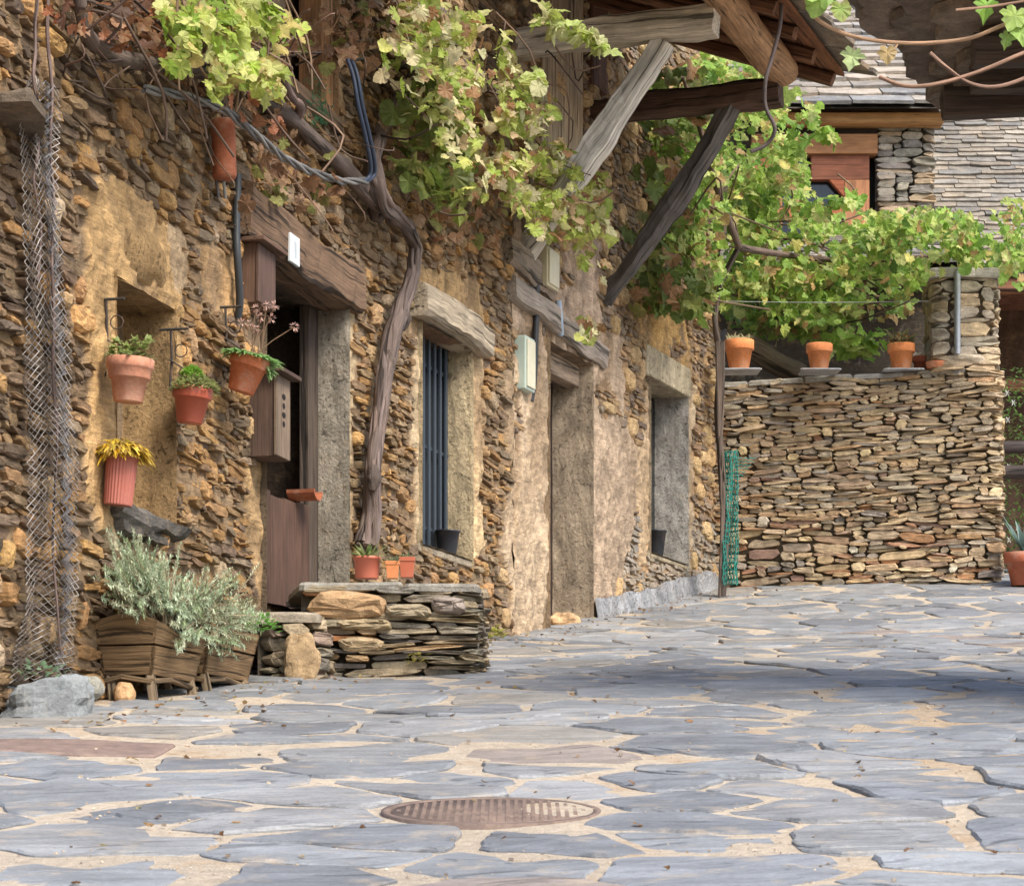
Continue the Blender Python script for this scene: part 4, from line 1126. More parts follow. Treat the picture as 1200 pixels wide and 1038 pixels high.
# ------------------------------------------------------------------ pots and plants
def leaf_blade(mb,p,dirv,L,w,col,bend=.3,seg=4,upv=V((0,0,1))):
    d=V(dirv).normalized(); s=d.cross(upv); 
    if s.length<1e-4: s=V((1,0,0))
    s.normalize(); vs=[];fs=[]
    for i in range(seg+1):
        t=i/seg; c=V(p)+d*(L*t)+V((0,0,-1))*(bend*L*t*t)
        ww=w*(1-t)**.8*(.55+.9*min(t*3,1)*.5)
        if i==seg: ww=w*.05
        vs+= [c-s*ww,c+s*ww]
    fs=[(2*i,2*i+1,2*i+3,2*i+2) for i in range(seg)]
    mb.add(vs,fs,[cm(col,.75+.5*(i//2)/seg) for i in range(len(vs))],None,True)
def pot_mesh(name,mat,root,c,axis,R,hh,col,style='clay',rib=0):
    m=MB(); axis=V(axis).normalized()
    r0=R*.66
    if style=='clay': prof=[(0,0),(r0*.96,0),(r0,.01*hh),(R*.90,hh*.68),(R,hh*.68),(R*1.03,hh*.70),(R*1.03,hh*.98),(R*1.0,hh),(R*.90,hh),(R*.86,hh*.9),(0,hh*.88)]
    elif style=='double': prof=[(0,0),(r0*.94,0),(r0*.96,.01*hh),(R*.80,hh*.52),(R*.88,hh*.52),(R*.92,hh*.56),(R*.95,hh*.74),(R*1.0,hh*.76),(R*1.04,hh*.8),(R*1.05,hh*.98),(R,hh),(R*.92,hh),(R*.88,hh*.9),(0,hh*.88)]
    elif style=='straight': prof=[(0,0),(R*.84,0),(R*.86,.02*hh),(R*.96,hh*.86),(R*1.02,hh*.87),(R*1.02,hh*.99),(R*.95,hh),(R*.9,hh*.92),(0,hh*.9)]
    else: prof=[(0,0),(R*.74,0),(R*.76,.02*hh),(R*.96,hh*.9),(R*1.03,hh*.91),(R*1.03,hh),(R*.94,hh),(R*.9,hh*.9),(0,hh*.88)]
    n=40 if not rib else 56
    lathe(m,prof,c,axis,n,col,rib); o=m.build('pot',mat,root); 
    m=MB(); lathe(m,[(0,hh*.93),(R*.88,hh*.91)],c,axis,18,(.07,.05,.035)); m.build('soil',M_sand,root); return o
def potted(px,pyb,Y,R,hh,col,label,mat=None,style='clay',roll=0.0,rib=0,group=None,name='potted_plant',cat='potted plant',loc=None):
    c=P(px,pyb,Y) if loc is None else V(loc)
    root=thing(name,c,label,cat,group)
    ax=V((math.sin(roll),-.02,math.cos(roll)))
    pot_mesh('pot',mat or M_terra,root,c,ax,R,hh,col,style,rib)
    return root,c+ax.normalized()*hh*.93,ax.normalized()
TC=(.50,.205,.105); TCd=(.40,.13,.075)
# hanging / wall pots on the near house
def wallY(px,d): u=HW.at(px,d); return HW.W(u,0,d).y
g1='pots hung on the near house wall'
r_,t,ax=potted(150,471,wallY(150,.16),.098,.185,(.47,.215,.135),'double rimmed clay pot hung before the plastered niche',None,'double',.06,group=g1)
m=MB()
for k in range(46):
    a=U(0,6.28);r=U(0,.085);b=t+V((math.cos(a)*r,math.sin(a)*r,0)); 
    leaf_blade(m,b,V((math.cos(a)*.7,math.sin(a)*.7,U(.5,1.3))),U(.06,.10),.017,cj((.20,.24,.10),.3),.5)
for k in range(26):
    b=t+V((U(-.09,.09),U(-.07,.05),U(.02,.085)))
    for q in range(6): leaf_blade(m,b,V((U(-1,1),U(-1,1),U(.1,1))),.038,.015,cj((.28,.34,.12),.2),.2)
m.build('plant',M_leaf,r_)
r_,t,ax=potted(222,496,wallY(222,.15),.088,.165,(.44,.10,.055),'smooth red plastic pot with rounded green succulent on wall bracket',M_plast_pot,'clay',.10,group=g1)
m=MB()
def ball_plant(m,c,r,col,n=220,L=.02,sq=.8):
    for k in range(n):
        d=V((rnd.gauss(0,1),rnd.gauss(0,1),abs(rnd.gauss(0,1)))).normalized(); p=V(c)+V((d.x*r,d.y*r,d.z*r*sq))
        leaf_blade(m,p-d*.004,d+V((U(-.4,.4),U(-.4,.4),U(-.2,.4))),L*U(.7,1.3),L*.33,cj(col,.25),.15,3)
ball_plant(m,t+V((.01,0,-.01)),.098,(.27,.30,.12),420,.030,.62); ball_plant(m,t+V((.0,-.02,.05)),.048,(.20,.38,.05),320,.02,1.0)
m.build('plant',M_leaf,r_)
r_,t,ax=potted(282,459,wallY(288,.18),.095,.18,(.50,.16,.075),'tilted orange clay pot with green sedum and pale flower heads',None,'clay',.30,group=g1)
m=MB(); heads_=[]
for k in range(420):
    a=U(0,6.28);r=.115*math.sqrt(U(0,1));b=t+V((math.cos(a)*r,math.sin(a)*r,-.25*math.cos(a)*r))
    leaf_blade(m,b,V((math.cos(a)*.9,math.sin(a)*.9,U(.3,1.3))),U(.04,.075),.013,cj((.24,.40,.15),.25),.6,3)
for k in range(30):
    b=t+V((.085+U(-.01,.02),-.03,-.03-U(0,.06))); leaf_blade(m,b,V((U(0,1),U(-1,1),U(-.6,.3))),.04,.011,cj((.25,.38,.17),.2),.4,3)
heads=[(300,362),(312,358),(322,358),(306,372),(318,373),(345,383),(300,385),(292,379),(284,378)]
for (a,b) in heads:
    e=P(a,b,wallY(288,.18)-.02); mid=lerp(t+V((U(-.03,.05),0,0)),e,.5)+V((U(-.01,.01),0,.01)); tube(m,[t+V((U(-.02,.05),0,0)),mid,e],.0028,(.30,.2,.13),5)
    fl=MB(); heads_.append(fl)
    for q in range(26):
        d=V((rnd.gauss(0,1),rnd.gauss(0,1),rnd.gauss(0,1))).normalized(); leaf_blade(fl,e+d*.012,d,.016,.006,cj((.62,.42,.36),.15),.1,2)
m.build('plant',M_leaf,r_)
for fl in heads_: fl.build('flower_head',M_leaf,r_)
r_,t,ax=potted(138,592,wallY(138,.10),.072,.225,(.36,.115,.085),'tall ribbed red pot with yellow foliage on the niche sill',M_plast_pot,'straight',.09,.045,group=g1)
m=MB()
for k in range(480):
    a=U(0,6.28);r=.09*math.sqrt(U(0,1));b=t+V((math.cos(a)*r,math.sin(a)*r,U(0,.085)*(1-r*7)))
    leaf_blade(m,b,V((math.cos(a)+U(-.3,.5),math.sin(a),U(-.2,.9))),U(.035,.075),.016,cj(rnd.choice([(.62,.42,.04),(.66,.48,.08),(.40,.30,.05),(.3,.2,.05)]),.15),.7,3)
m.build('plant',M_leaf,r_)
# iron brackets
def bracket(px,py,drop,label):
    m=MB(); u=HW.at(px,.03); h=(PY0-py)*HW.W(u,0,.03).y/F
    a=HW.W(u,h,-.02);b=HW.W(u,h,.12); tube(m,[a,b],.007,(.05,.045,.04),6)
    tube(m,[HW.W(u,h,.035),HW.W(u,h-drop*.5,.04),HW.W(u,h-drop,.03)],.006,(.05,.042,.038),6)
    ring=[HW.W(u,h-.1,.085)+V((0,0,.03*math.sin(k*.7)))+HW.nrm(u)*(.03*math.cos(k*.7)) for k in range(10)]; tube(m,ring,.003,(.06,.05,.045),5)
    tube(m,[HW.W(u-.01,h-drop*.5,.03),HW.W(u,h-drop*.8,.16)],.004,(.06,.05,.045),5)
    o=m.build('iron_bracket',M_iron); tag(o,label,'bracket','iron pot brackets')
bracket(123,351,.33,'thin iron bracket holding the double rimmed pot')
bracket(199,386,.28,'thin iron bracket beside the smooth red succulent pot')
bracket(263,360,.30,'thin iron bracket behind the tilted sedum pot')
# pots on the landing
Yk=12.98
r_,t,ax=potted(430,678,Yk,.069,.112,(.56,.16,.10),'round orange pot with spiky aloe on the stone landing',M_plast_pot,'straight',0,group='pots on the landing')
m=MB()
for k in range(34):
    a=U(0,6.28); leaf_blade(m,t+V((math.cos(a)*.015,math.sin(a)*.015,-.01)),V((math.cos(a),math.sin(a),U(.3,1.7))),U(.10,.16),.013,cj(rnd.choice([(.20,.26,.09),(.30,.33,.15),(.12,.18,.06)]),.2),.25,5)
m.build('plant',M_leaf,r_)
def square_pot(px,pyb,Y,w,hh,col,label,plant=True):
    c=P(px,pyb,Y); root=thing('potted_plant',c,label,'potted plant','pots on the landing'); m=MB()
    def ring(s,z): return [c+V((sx*s,sy*s,z)) for sx,sy in ((-1,-1),(1,-1),(1,1),(-1,1))]
    rs=[ring(w*.78,0),ring(w*.95,hh*.78),ring(w*1.04,hh*.78),ring(w*1.06,hh),ring(w*.96,hh),ring(w*.92,hh*.85)]
    vs=sum(rs,[]);fs=[(3,2,1,0)]
    for i in range(5):
        for k in range(4): fs.append((i*4+k,i*4+(k+1)%4,(i+1)*4+(k+1)%4,(i+1)*4+k))
    m.add(vs,fs,col); m.build('pot',M_plast_pot,root,bevel=.004)
    m=MB(); m.add(ring(w*.93,hh*.88),[(0,1,2,3)],(.07,.05,.04)); m.build('soil',M_sand,root)
    if plant:
        m=MB()
        for k in range(40):
            a=U(0,6.28); leaf_blade(m,c+V((U(-w,w)*.7,U(-w,w)*.7,hh*.86)),V((math.cos(a)*.8,math.sin(a)*.8,U(.4,1.4))),U(.04,.085),.008,cj((.17,.21,.11),.3),.3,4)
        m.build('plant',M_leaf,root)
square_pot(477,677,Yk+.14,.040,.105,(.44,.12,.06),'taller square red pot with dark plant on the landing')
square_pot(460,678,Yk-.02,.034,.088,(.60,.22,.08),'small square orange pot beside the taller square pot')
# buckets in windows
def bucket(px,pyb,d,R,hh,label):
    u=HW.at(px,d); c=HW.W(u,0,d); c.z=(PY0-pyb)*c.y/F
    m=MB(); lathe(m,[(0,0),(R*.72,0),(R*.74,.01),(R*.97,hh*.93),(R*1.04,hh*.94),(R*1.04,hh),(R*.95,hh),(R*.70,.03),(0,.03)],c,V((.03,0,1)),32,(.018,.020,.026))
    o=m.build('bucket',M_plast_pot); tag(o,label,'bucket','black buckets in the windows')
u0,u1,a,b,dp=OP['window']; uq=HW.at(524,-.03); wq=HW.W(uq,a,-.03); bucket(524,PY0-F*(a+.004)/wq.y,-.03,.078,.155,'black bucket on the sill of the barred window')
u0,u1,a,b,dp=OP['window2']; wq=HW.W(HW.at(767,-.14),a,-.14); bucket(767,PY0-F*(a+.004)/wq.y,-.14,.09,.25,'black bucket inside the window of the plastered house')
# terrace pots
Yt=21.42
g2='terracotta pots on the terrace wall'
zt_=ttop+.012
def tpot(px,R,hh,label,plant):
    r_,t,ax=potted(px,0,Yt,R,hh,cj((.62,.225,.085),.06),label,None,'clay',0,group=g2,loc=((px-600)*Yt/F,Yt,zt_))
    m=MB(); plant(m,t); 
    if m.v: m.build('plant',M_leaf,r_)
    return r_
def pl1(m,t):
    for k in range(110):
        a=U(0,6.28); leaf_blade(m,t+V((U(-.08,.08),U(-.06,.06),-.02)),V((math.cos(a)*.5,math.sin(a)*.5,U(.5,1.6))),U(.08,.15),.018,cj((.46,.44,.28),.25),.3,3)
def pl2(m,t):
    for k in range(30):
        a=U(0,6.28); leaf_blade(m,t+V((U(-.06,.06),U(-.05,.05),-.01)),V((math.cos(a),math.sin(a),.9)),U(.04,.075),.014,cj((.5,.2,.13),.25),.5,3)
def pl3(m,t):
    for k in range(140):
        a=U(0,6.28); leaf_blade(m,t+V((U(-.08,.08),U(-.06,.06),U(-.02,.06))),V((math.cos(a)*.8,math.sin(a)*.8,U(.3,1.5))),U(.08,.16),.02,cj(rnd.choice([(.40,.20,.09),(.28,.24,.12),(.2,.2,.1)]),.2),.3,3)
tpot(866,.122,.255,'terracotta pot with pale tufted plant near the vine trunk',pl1)
tpot(960,.108,.225,'almost bare terracotta pot in the middle of the wall',pl2)
tpot(1056,.112,.225,'terracotta pot with reddish brown bushy plant on slate',pl3)
r_,t,ax=potted(1079,0,Yt+.25,.07,.16,(.38,.11,.055),'darker small clay pot behind the bushy reddish plant',None,'clay',0,group=g2,loc=((1079-600)*(Yt+.2)/F,Yt+.2,zt_))
m=MB(); c=V(((1094-600)*Yt/F,Yt-.12,zt_+.0)); lathe(m,[(0,0),(.075,0),(.085,.045),(.088,.05),(.08,.05),(.07,.02),(0,.02)],c,V((0,0,1)),28,(.52,.2,.1)); o=m.build('clay_saucer',M_terra); tag(o,'orange clay saucer lying on the wall before the pier','saucer')
for px,lab in ((867,'thin slate tile under the pot with pale tufted plant'),(960,'thin slate tile under the almost bare pot'),(1057,'thin slate tile under the bushy reddish pot')):
    m=MB(); x=(px-600)*Yt/F
    slab(m,rough_poly([(x-.17,Yt-.14),(x+.17,Yt-.15),(x+.16,Yt+.13),(x-.16,Yt+.14)],.08,.012,px,.15),ttop+.001,ttop+.0115,(.33,.34,.36),.0,.003)
    o=m.build('slate_tile',M_roof); tag(o,lab,'slate tile','slate tiles under terrace pots')
# right pot with agave
xr=(1201-600)*21.0/F
r_,t,ax=potted(0,0,0,.165,.27,(.42,.13,.07),'large clay pot with blue green agave beside the pier',None,'clay',0,loc=(xr,21.0,H(xr,21.0)+.01))
m=MB()
for k in range(16):
    a=k*2.4; leaf_blade(m,t+V((0,0,-.02)),V((math.cos(a)*.55,math.sin(a)*.4,1.1)),U(.35,.52),.035,cj((.17,.25,.22),.15),.18,6)
m.build('plant',M_leaf,r_)
# hedge with white flowers
hg=thing('flowering_hedge',P(1215,640,23.3),'dark green hedge dotted with small white flowers','hedge')
m=MB();fl=MB()
for k in range(2600):
    p=P(U(1168,1300),U(432,700),U(22.85,23.8)); leaf_blade(m,p,V((U(-1,1),U(-1.2,.4),U(-.3,1))),U(.04,.075),.016,cj(rnd.choice([(.12,.22,.05),(.18,.29,.07),(.08,.15,.04)]),.2),.3,3)
for k in range(34):
    p=P(U(1174,1290),U(440,660),22.8); fl=MB()
    for q in range(6): leaf_blade(fl,p,V((math.cos(q*1.05),-.4,math.sin(q*1.05))),.035,.012,(.75,.75,.7),.1,2)
    fl.build('flower',M_leaf,hg)
m.build('foliage',M_leaf,hg)

# ------------------------------------------------------------------ wooden planters and silver shrubs
def planter(ua,ub,d0,d1,hb,ht,label,arch=True):
    root=thing('wooden_planter',HW.W(.5*(ua+ub),hb-.12,.5*(d0+d1)),label,'planter','wooden planters')
    tp=.045; col=(.20,.125,.062)
    def ring(h):
        k=(ht-h)/(ht-hb); i=tp*k
        return [HW.W(ua+i,h,d0+i*.5),HW.W(ua+i,h,d1-i),HW.W(ub-i,h,d1-i),HW.W(ub-i,h,d0+i*.5)]
    m=MB(); hm=lerp(hb,ht,.56)
    for (za,zb) in ((hb,hm-.004),(hm+.004,ht)):
        A=ring(za);B=ring(zb);cen=sum(A,V((0,0,0)))/4
        for k in range(4):
            j=(k+1)%4; a0,a1,b0,b1=A[k],A[j],B[k],B[j]
            nrm_=(a1-a0).cross(V((0,0,1))).normalized()
            if nrm_.dot(.5*(a0+a1)-cen)<0: nrm_=-nrm_
            th=.018; ns=8; vs=[];gr=[]
            top_arch=(zb==ht and arch and k in (0,1))
            for i in range(ns+1):
                t=i/ns; e=(.035*math.sin(math.pi*t)-.0 if k==0 else .05*(math.cos(math.pi*2*t)-1)*.5+.012*math.sin(math.pi*t)) if top_arch else 0
                lo=lerp(a0,a1,t);hi=lerp(b0,b1,t)+V((0,0,e))
                for p in (lo,hi,hi-nrm_*th,lo-nrm_*th): vs.append(p); 
                L=(a1-a0).length
                gr+=[(t*L+k+za,0,0),(t*L+k+za,.12,0),(t*L+k+za,.12,.02),(t*L+k+za,0,.02)]
            fs=[(0,1,2,3),(ns*4+3,ns*4+2,ns*4+1,ns*4)]
            for i in range(ns):
                for q in range(4): fs.append((i*4+q,(i+1)*4+q,(i+1)*4+(q+1)%4,i*4+(q+1)%4))
            m.add(vs,fs,cm(col,U(.88,1.12)),gr)
    m.build('boards',M_wood,root,bevel=.003)
    m=MB(); A=ring(lerp(hb,ht,.85)); m.add(A,[(0,1,2,3)],(.06,.04,.025)); m.build('soil',M_sand,root)
    # chamfered under rails and legs
    A=ring(hb)
    m=MB(); 
    for k in (0,1):
        a0,a1=A[k],A[(k+1)%4]; mid=lerp(a0,a1,.4)
        beam(m,a0+V((0,0,-.03)),mid+V((0,0,-.008)),.03,.022,(.17,.115,.065),seg=4,rough=.002); beam(m,mid+V((0,0,-.008)),a1+V((0,0,-.03)),.03,.022,(.18,.12,.065),seg=4,rough=.002)
    m.build('rail',M_wood,root)
    for (u,d) in ((ua+.07,d0+.05),(ua+.07,d1-.06),(ub-.08,d1-.06),(ub-.08,d0+.05)):
        w=HW.W(u,0,d); g=Hraw(w.x,w.y)-.01; m=MB()
        beam(m,HW.W(u,hb-.005,d),HW.W(u-.03,g,d+.03),.045,.04,(.20,.145,.09),seg=4,rough=.004,up=(1,0,0)); m.build('leg',M_wood,root)
    return root,HW.W(.5*(ua+ub),ht,.5*(d0+d1))
d1=.305
upa=HW.at(185,d1); upb=upa+.62
hb_=(PY0-789)*HW.W(upa,0,d1).y/F; ht_=(PY0-727)*HW.W(upa,0,d1).y/F
pl_a,ca_=planter(upa,upb,.01,d1,hb_,ht_,'weathered wooden planter with arched boards nearest the boulder')
pl_b,cb_=planter(upb+.04,upb+.72,.01,d1,hb_+.05,ht_+.05,'low wooden planter half hidden behind the first planter',False)
def silver(cpts,tips,n,label,seed):
    q=random.Random(seed); root=thing('silver_shrub',cpts,label,'shrub','silver shrubs in planters')
    m=MB(); st=MB()
    pal=[(.45,.54,.37),(.53,.60,.43),(.40,.50,.34),(.56,.59,.41),(.34,.43,.24)]
    for k in range(n):
        tx,ty,dd,w=q.choice(tips)
        tip=HW.SP(tx+q.gauss(0,w),ty+q.gauss(0,w*.8),dd+q.uniform(-.13,.13))
        b=V(cpts)+V((q.uniform(-.08,.10),q.uniform(-.2,.25),q.uniform(-.02,.02)))
        mid=lerp(b,tip,.5)+V((q.uniform(-.03,.03),q.uniform(-.03,.03),q.uniform(.01,.07)))
        pts=[b,mid,tip]; c=q.choice(pal); 
        tube(st,[b,mid,lerp(mid,tip,.7)],[.0035,.0028,.0018],(.25,.19,.12),4,cap=False)
        L=(tip-b).length; nn=int(20+L*120)
        for i in range(nn):
            t=.35+.65*i/nn; p=(1-t)**2*b+2*t*(1-t)*mid+t*t*tip
            d=(tip-mid).normalized()+V((q.gauss(0,.8),q.gauss(0,.8),q.gauss(.1,.7)))
            cc=cmix(c,(.36,.27,.17),max(0,.55-t)*1.3)
            leaf_blade(m,p,d,q.uniform(.014,.028),.0034,cm(cc,q.uniform(.8,1.2)),.1,2)
    st.build('stems',M_bark,root); m.build('foliage',M_herb,root); return root
silver(ca_+V((0,0,-.03)),[(150,640,.15,16),(135,665,.15,14),(170,650,.18,16),(195,665,.22,16),(150,690,.2,20),(185,700,.28,18),(210,690,.25,14)],240,'tall silvery green shrub growing from the arched planter',4)
silver(cb_+V((-.05,-.15,-.03)),[(225,690,.2,14),(250,680,.22,14),(270,695,.25,16),(290,720,.32,16),(300,735,.34,10),(245,725,.3,18),(230,740,.34,16),(270,755,.36,14),(210,715,.3,14)],240,'spreading silvery green shrub spilling toward the stone step',5)
# green weed leaves by the planter / weeds along the foot of the wall
def weed(px,py,Y,label,col,n=40,s=.05,grp='weeds at the foot of the walls'):
    c=P(px,py,Y); c.z=min(c.z,H(c.x,c.y)+.25); m=MB()
    for k in range(n):
        a=U(0,6.28);r=U(0,s*1.6); leaf_blade(m,c+V((math.cos(a)*r,math.sin(a)*r,U(0,s))),V((math.cos(a),math.sin(a),U(.2,1.3))),s*U(.5,1.1),s*.22,cj(col,.3),.4,3)
    root=thing('weed',V((c.x,c.y,H(c.x,c.y))),label,'weed',grp); m.build('foliage',M_leaf,root)
weed(306,712,12.2,'bright green leafy weed behind the silver shrub',(.14,.34,.06),50,.07)
weed(575,748,wallY(575,.1),'yellowish weed at the corner of the landing',(.36,.36,.09),60,.07)
weed(612,752,wallY(612,.06),'small green weed under the pale plaster strip',(.22,.33,.06),40,.045)
weed(488,776,12.62,'small yellowing fern tuft in the landing stones',(.32,.28,.07),30,.045)
weed(48,796,10.1,'pale green plant behind the large boulder',(.22,.34,.2),40,.06)

# ------------------------------------------------------------------ boxes, plates, hanging things
def wood_box(pa,pb,pc,yt,yb,label,roof,colside,colfront,name='wooden_mailbox'):
    """pa..pb: side seen, pb..pc: front seen"""
    # depth out of the wall: front corner at pb
    u=HW.at(pa,.0); 
    for d in [i*.005 for i in range(2,80)]:
        p=HW.W(u,0,d)
        if PX0+F*p.x/p.y>=pb: break
    u2=u
    while True:
        p=HW.W(u2,0,d)
        if PX0+F*p.x/p.y>=pc or u2>u+1: break
        u2+=.005
    yy=HW.W(u,0,d).y; hb=(PY0-yb)*yy/F; ht=(PY0-yt)*yy/F
    root=thing(name,HW.W(u,hb,d*.5),label,'mailbox' if 'mail' in name else 'box')
    m=MB(); wbox(m,HW,u,u+.016,hb,ht,.005,d,colside); wbox(m,HW,u2-.016,u2,hb,ht,.005,d,colside); wbox(m,HW,u+.016,u2-.016,hb,hb+.016,.005,d,colside); wbox(m,HW,u+.016,u2-.016,ht-.016,ht,.005,d,colside)
    m.build('body',M_wood2,root,bevel=.003)
    m=MB(); wbox(m,HW,u-.006,u2+.006,hb+.004,ht-.004,d,d+.016,colfront); fr_=m.build('front',M_wood2,root,bevel=.003)
    if roof:
        m=MB(); wbox(m,HW,u-.05,u2+.06,ht,ht+.022,.0,d+.06,cm(colside,.9)); m.build('lid',M_wood2,root,bevel=.004)
    return root,fr_,(u,u2,hb,ht,d)
mbx,fr_,(u,u2,hb,ht,d)=wood_box(287,321,336,437,534,'tall brown wooden mailbox with cut-out front beside the stable door',True,(.085,.052,.038),(.18,.13,.09))
m=MB()
for k in range(4):
    hh=lerp(hb,ht,.42+.11*k); uu=lerp(u,u2,.5); 
    ring=[HW.W(uu+.03*math.cos(q*.785)*(1 if k%2 else .7),hh+.016*math.sin(q*.785),d+.0175) for q in range(8)]
    m.add(ring,[tuple(range(8))],(.015,.01,.008))
m.build('cutouts',M_wood2,fr_)
wood_box(280,300,319,284,354,'reddish brown wooden box high beside the lintel',True,(.125,.072,.048),(.095,.056,.042),'wooden_wall_box')
# red clay tube hanging
hp=thing('clay_tube',HW.SP(262,140,.1),'red brown clay tube hanging under the cable','clay tube')
m=MB(); c=HW.SP(263,210,.11); lathe(m,[(.0,.0),(.052,.0),(.060,.02),(.058,.12),(.060,.22),(.056,.275),(.045,.285),(0,.285)],c,V((-.03,0,1)),9,(.34,.115,.06)); m.build('tube',M_terra,hp)
m=MB(); tube(m,[c+V((-.008,0,.28)),c+V((-.012,.02,.38)),HW.W(HW.at(262),c.z+.45,.0)],.006,(.06,.05,.045),6); m.build('hook',M_iron,hp)
for dx,s,lab in ((0,.012,''),):
    m=MB(); tube(m,[HW.SP(253,140,.06),HW.SP(251,190,.06),HW.SP(256,232,.07)],.008,(.10,.09,.085),6)
    tube(m,[HW.SP(262,212,.1),HW.SP(264,232,.08)],.008,(.3,.3,.29),6); o=m.build('wire_end',M_rubber); tag(o,'loose wire ends dangling beneath the clay tube','wire')
# clay tile on the half door
c=HW.W(HW.at(357,-.06),hd_top+.012,-.06); m=MB(); vs=[];n=9
for i in range(2):
    for k in range(n+1):
        a=math.pi*k/n; rr=.07 if i==0 else .085
        for th in (0,.012):
            pass
tl=HW.tan(HW.at(350))
for L_ in (-.10,.10):
    for th in (.0,.012):
        for k in range(n+1):
            a=math.pi*k/n; vs.append(c+HW.nrm(HW.at(350))*L_*.8+tl*((.075-th)*math.cos(a))+V((0,0,.055-(.055-th)*math.sin(a))))
q=n+1; fs=[]
for k in range(n):
    fs+=[(k,k+1,2*q+k+1,2*q+k),(q+k,3*q+k,3*q+k+1,q+k+1),(k,q+k,q+k+1,k+1),(2*q+k,2*q+k+1,3*q+k+1,3*q+k)]
fs+=[(0,2*q,3*q,q),(n,q+n,3*q+n,2*q+n)]
m.add(vs,fs,(.36,.12,.06)); o=m.build('clay_roof_tile',M_terra); tag(o,'curved red clay tile resting on top of the half door','roof tile')
# meter boxes on the far house
def meter(px0,px1,yt,yb,d,col,col2,label):
    u=HW.at(px0,0); p=None
    dd=.02
    while True:
        w=HW.W(u,0,dd)
        if PX0+F*w.x/w.y>=lerp(px0,px1,.55) or dd>.3: break
        dd+=.005
    u2=HW.at(px1,dd); yy=HW.W(u,0,dd).y; hb=(PY0-yb)*yy/F;ht=(PY0-yt)*yy/F
    root=thing('meter_box',HW.W(u,hb,dd*.5),label,'meter box','meter boxes on the plastered house')
    m=MB(); wbox(m,HW,u,u2,hb,ht,.0,dd,col); m.build('box',M_paint,root,bevel=.008)
    m=MB(); wbox(m,HW,u+.02,u2-.02,hb+.02,ht-.02,dd+.0005,dd+.012,col2); m.build('door',M_paint,root,bevel=.004)
meter(624,655,287,334,.1,(.52,.46,.31),(.60,.55,.40),'cream meter box above the plastered doorway')
meter(602,627,392,455,.1,(.42,.50,.44),(.60,.56,.42),'pale green meter box left of the plastered doorway')
def cable(name,pts,r,col,label,n=7,mat=None,cat='cable',jit=0,sub=4):
    m=MB(); tube(m,[HW.SP(*p) for p in pts],r,col,n,jit,sub=sub); o=m.build(name,mat or M_rubber); return tag(o,label,cat)
cable('conduit',[(279,205,.05),(277,260,.05),(278,300,.06),(281,350,.05),(279,372,.03)],.019,(.035,.04,.045),'dark conduit pipe running down beside the door lintel',8)
cable('conduit',[(629,334,.05),(628,380,.05),(626,440,.04),(622,470,.02)],.022,(.035,.036,.04),'black conduit between the two meter boxes',8)
cable('plastic_sleeve',[(654,352,.08),(656,375,.08),(657,392,.06)],.025,(.33,.40,.50),'short pale blue sleeve on the doorway lintel',8)
# twisted bundle
bd=thing('cable_bundle',HW.SP(360,200,.1),'twisted grey cable bundle sagging across the wall','cable')
base=[(170,105),(215,112),(262,128),(300,158),(330,184),(360,200),(400,213),(430,212)]
for k in range(3):
    m=MB(); pts=[]
    for i in range(len(base)*8-7):
        t=i/8; j=min(int(t),len(base)-2); f_=t-j; a=lerp(base[j][0],base[j+1][0],f_);b=lerp(base[j][1],base[j+1][1],f_)
        pts.append(HW.SP(a,b,.2)+V((0,0,.013*math.cos(t*4+k*2.1)))+HW.nrm(5)*(.013*math.sin(t*4+k*2.1)))
    tube(m,pts,.0095,[(.15,.145,.138),(.20,.19,.18),(.10,.095,.095)][k],6); m.build('strand',M_rubber,bd)
pr_=thing('cable_pair',HW.SP(425,150,.1),'two blue black cables bending up from the bundle','cable')
for k in range(2):
    m=MB(); o_=k*5
    tube(m,[HW.SP(425+o_*.4,214,.2),HW.SP(433+o_,206,.22),HW.SP(434+o_,190,.24),HW.SP(428+o_,160,.26),HW.SP(420+o_,125,.26),HW.SP(414+o_,90,.24),HW.SP(407+o_,70,.2)],.012,(.035,.05,.085),7,sub=4); m.build('strand',M_rubber,pr_)
cable('loop_cable',[(408,72,.1),(430,70,.14),(462,78,.16),(490,70,.14),(520,50,.12)],.007,(.03,.03,.03),'thin black cable looping among the wall vine leaves',6)
# dark cable loop hanging from log end
m=MB(); tube(m,[P(916,-12,17.3),P(914,30,17.3),P(904,70,17.3),P(897,95,17.3),P(897,125,17.35),P(908,150,17.35),P(900,168,17.4),P(880,178,17.4)],.014,(.11,.085,.08),7,sub=4); o=m.build('hanging_vine_stem',M_bark); tag(o,'dark stem looping down from the log under the eave','stem')

# wire netting roll on near wall
wn=thing('wire_netting',HW.SP(60,790,.08),'crumpled grey wire netting hanging down the near wall','netting')
m=MB(); pts=[(48,95),(44,180),(50,300),(56,420),(60,520),(62,620),(58,720),(44,800)]
def cen(t):
    x=t*(len(pts)-1);j=min(int(x),len(pts)-2);f_=x-j; return lerp(pts[j][0],pts[j+1][0],f_),lerp(pts[j][1],pts[j+1][1],f_)
ncol=6;nrow=78
def netp(i,j,sgn):
    t=j/nrow; cx,cy=cen(t); wd=lerp(17,34,t**.8)
    ii=i+(1 if (j+sgn)%2 else 0)
    x=cx+(ii/(ncol+1)-.5)*2*wd
    x+=7*mnoise.noise(V((ii*.35,j*.10,6)))+2*mnoise.noise(V((ii*.9,j*.5,16))); y=cy+7*mnoise.noise(V((ii*.4,j*.15,9)))+(14*mnoise.noise(V((ii*.2,0,4))))
    d=.08+.05*math.sin(ii*1.9+j*.13)+.04*mnoise.noise(V((ii*.5,j*.2,2)))
    return HW.SP(x,y,max(.04,d))
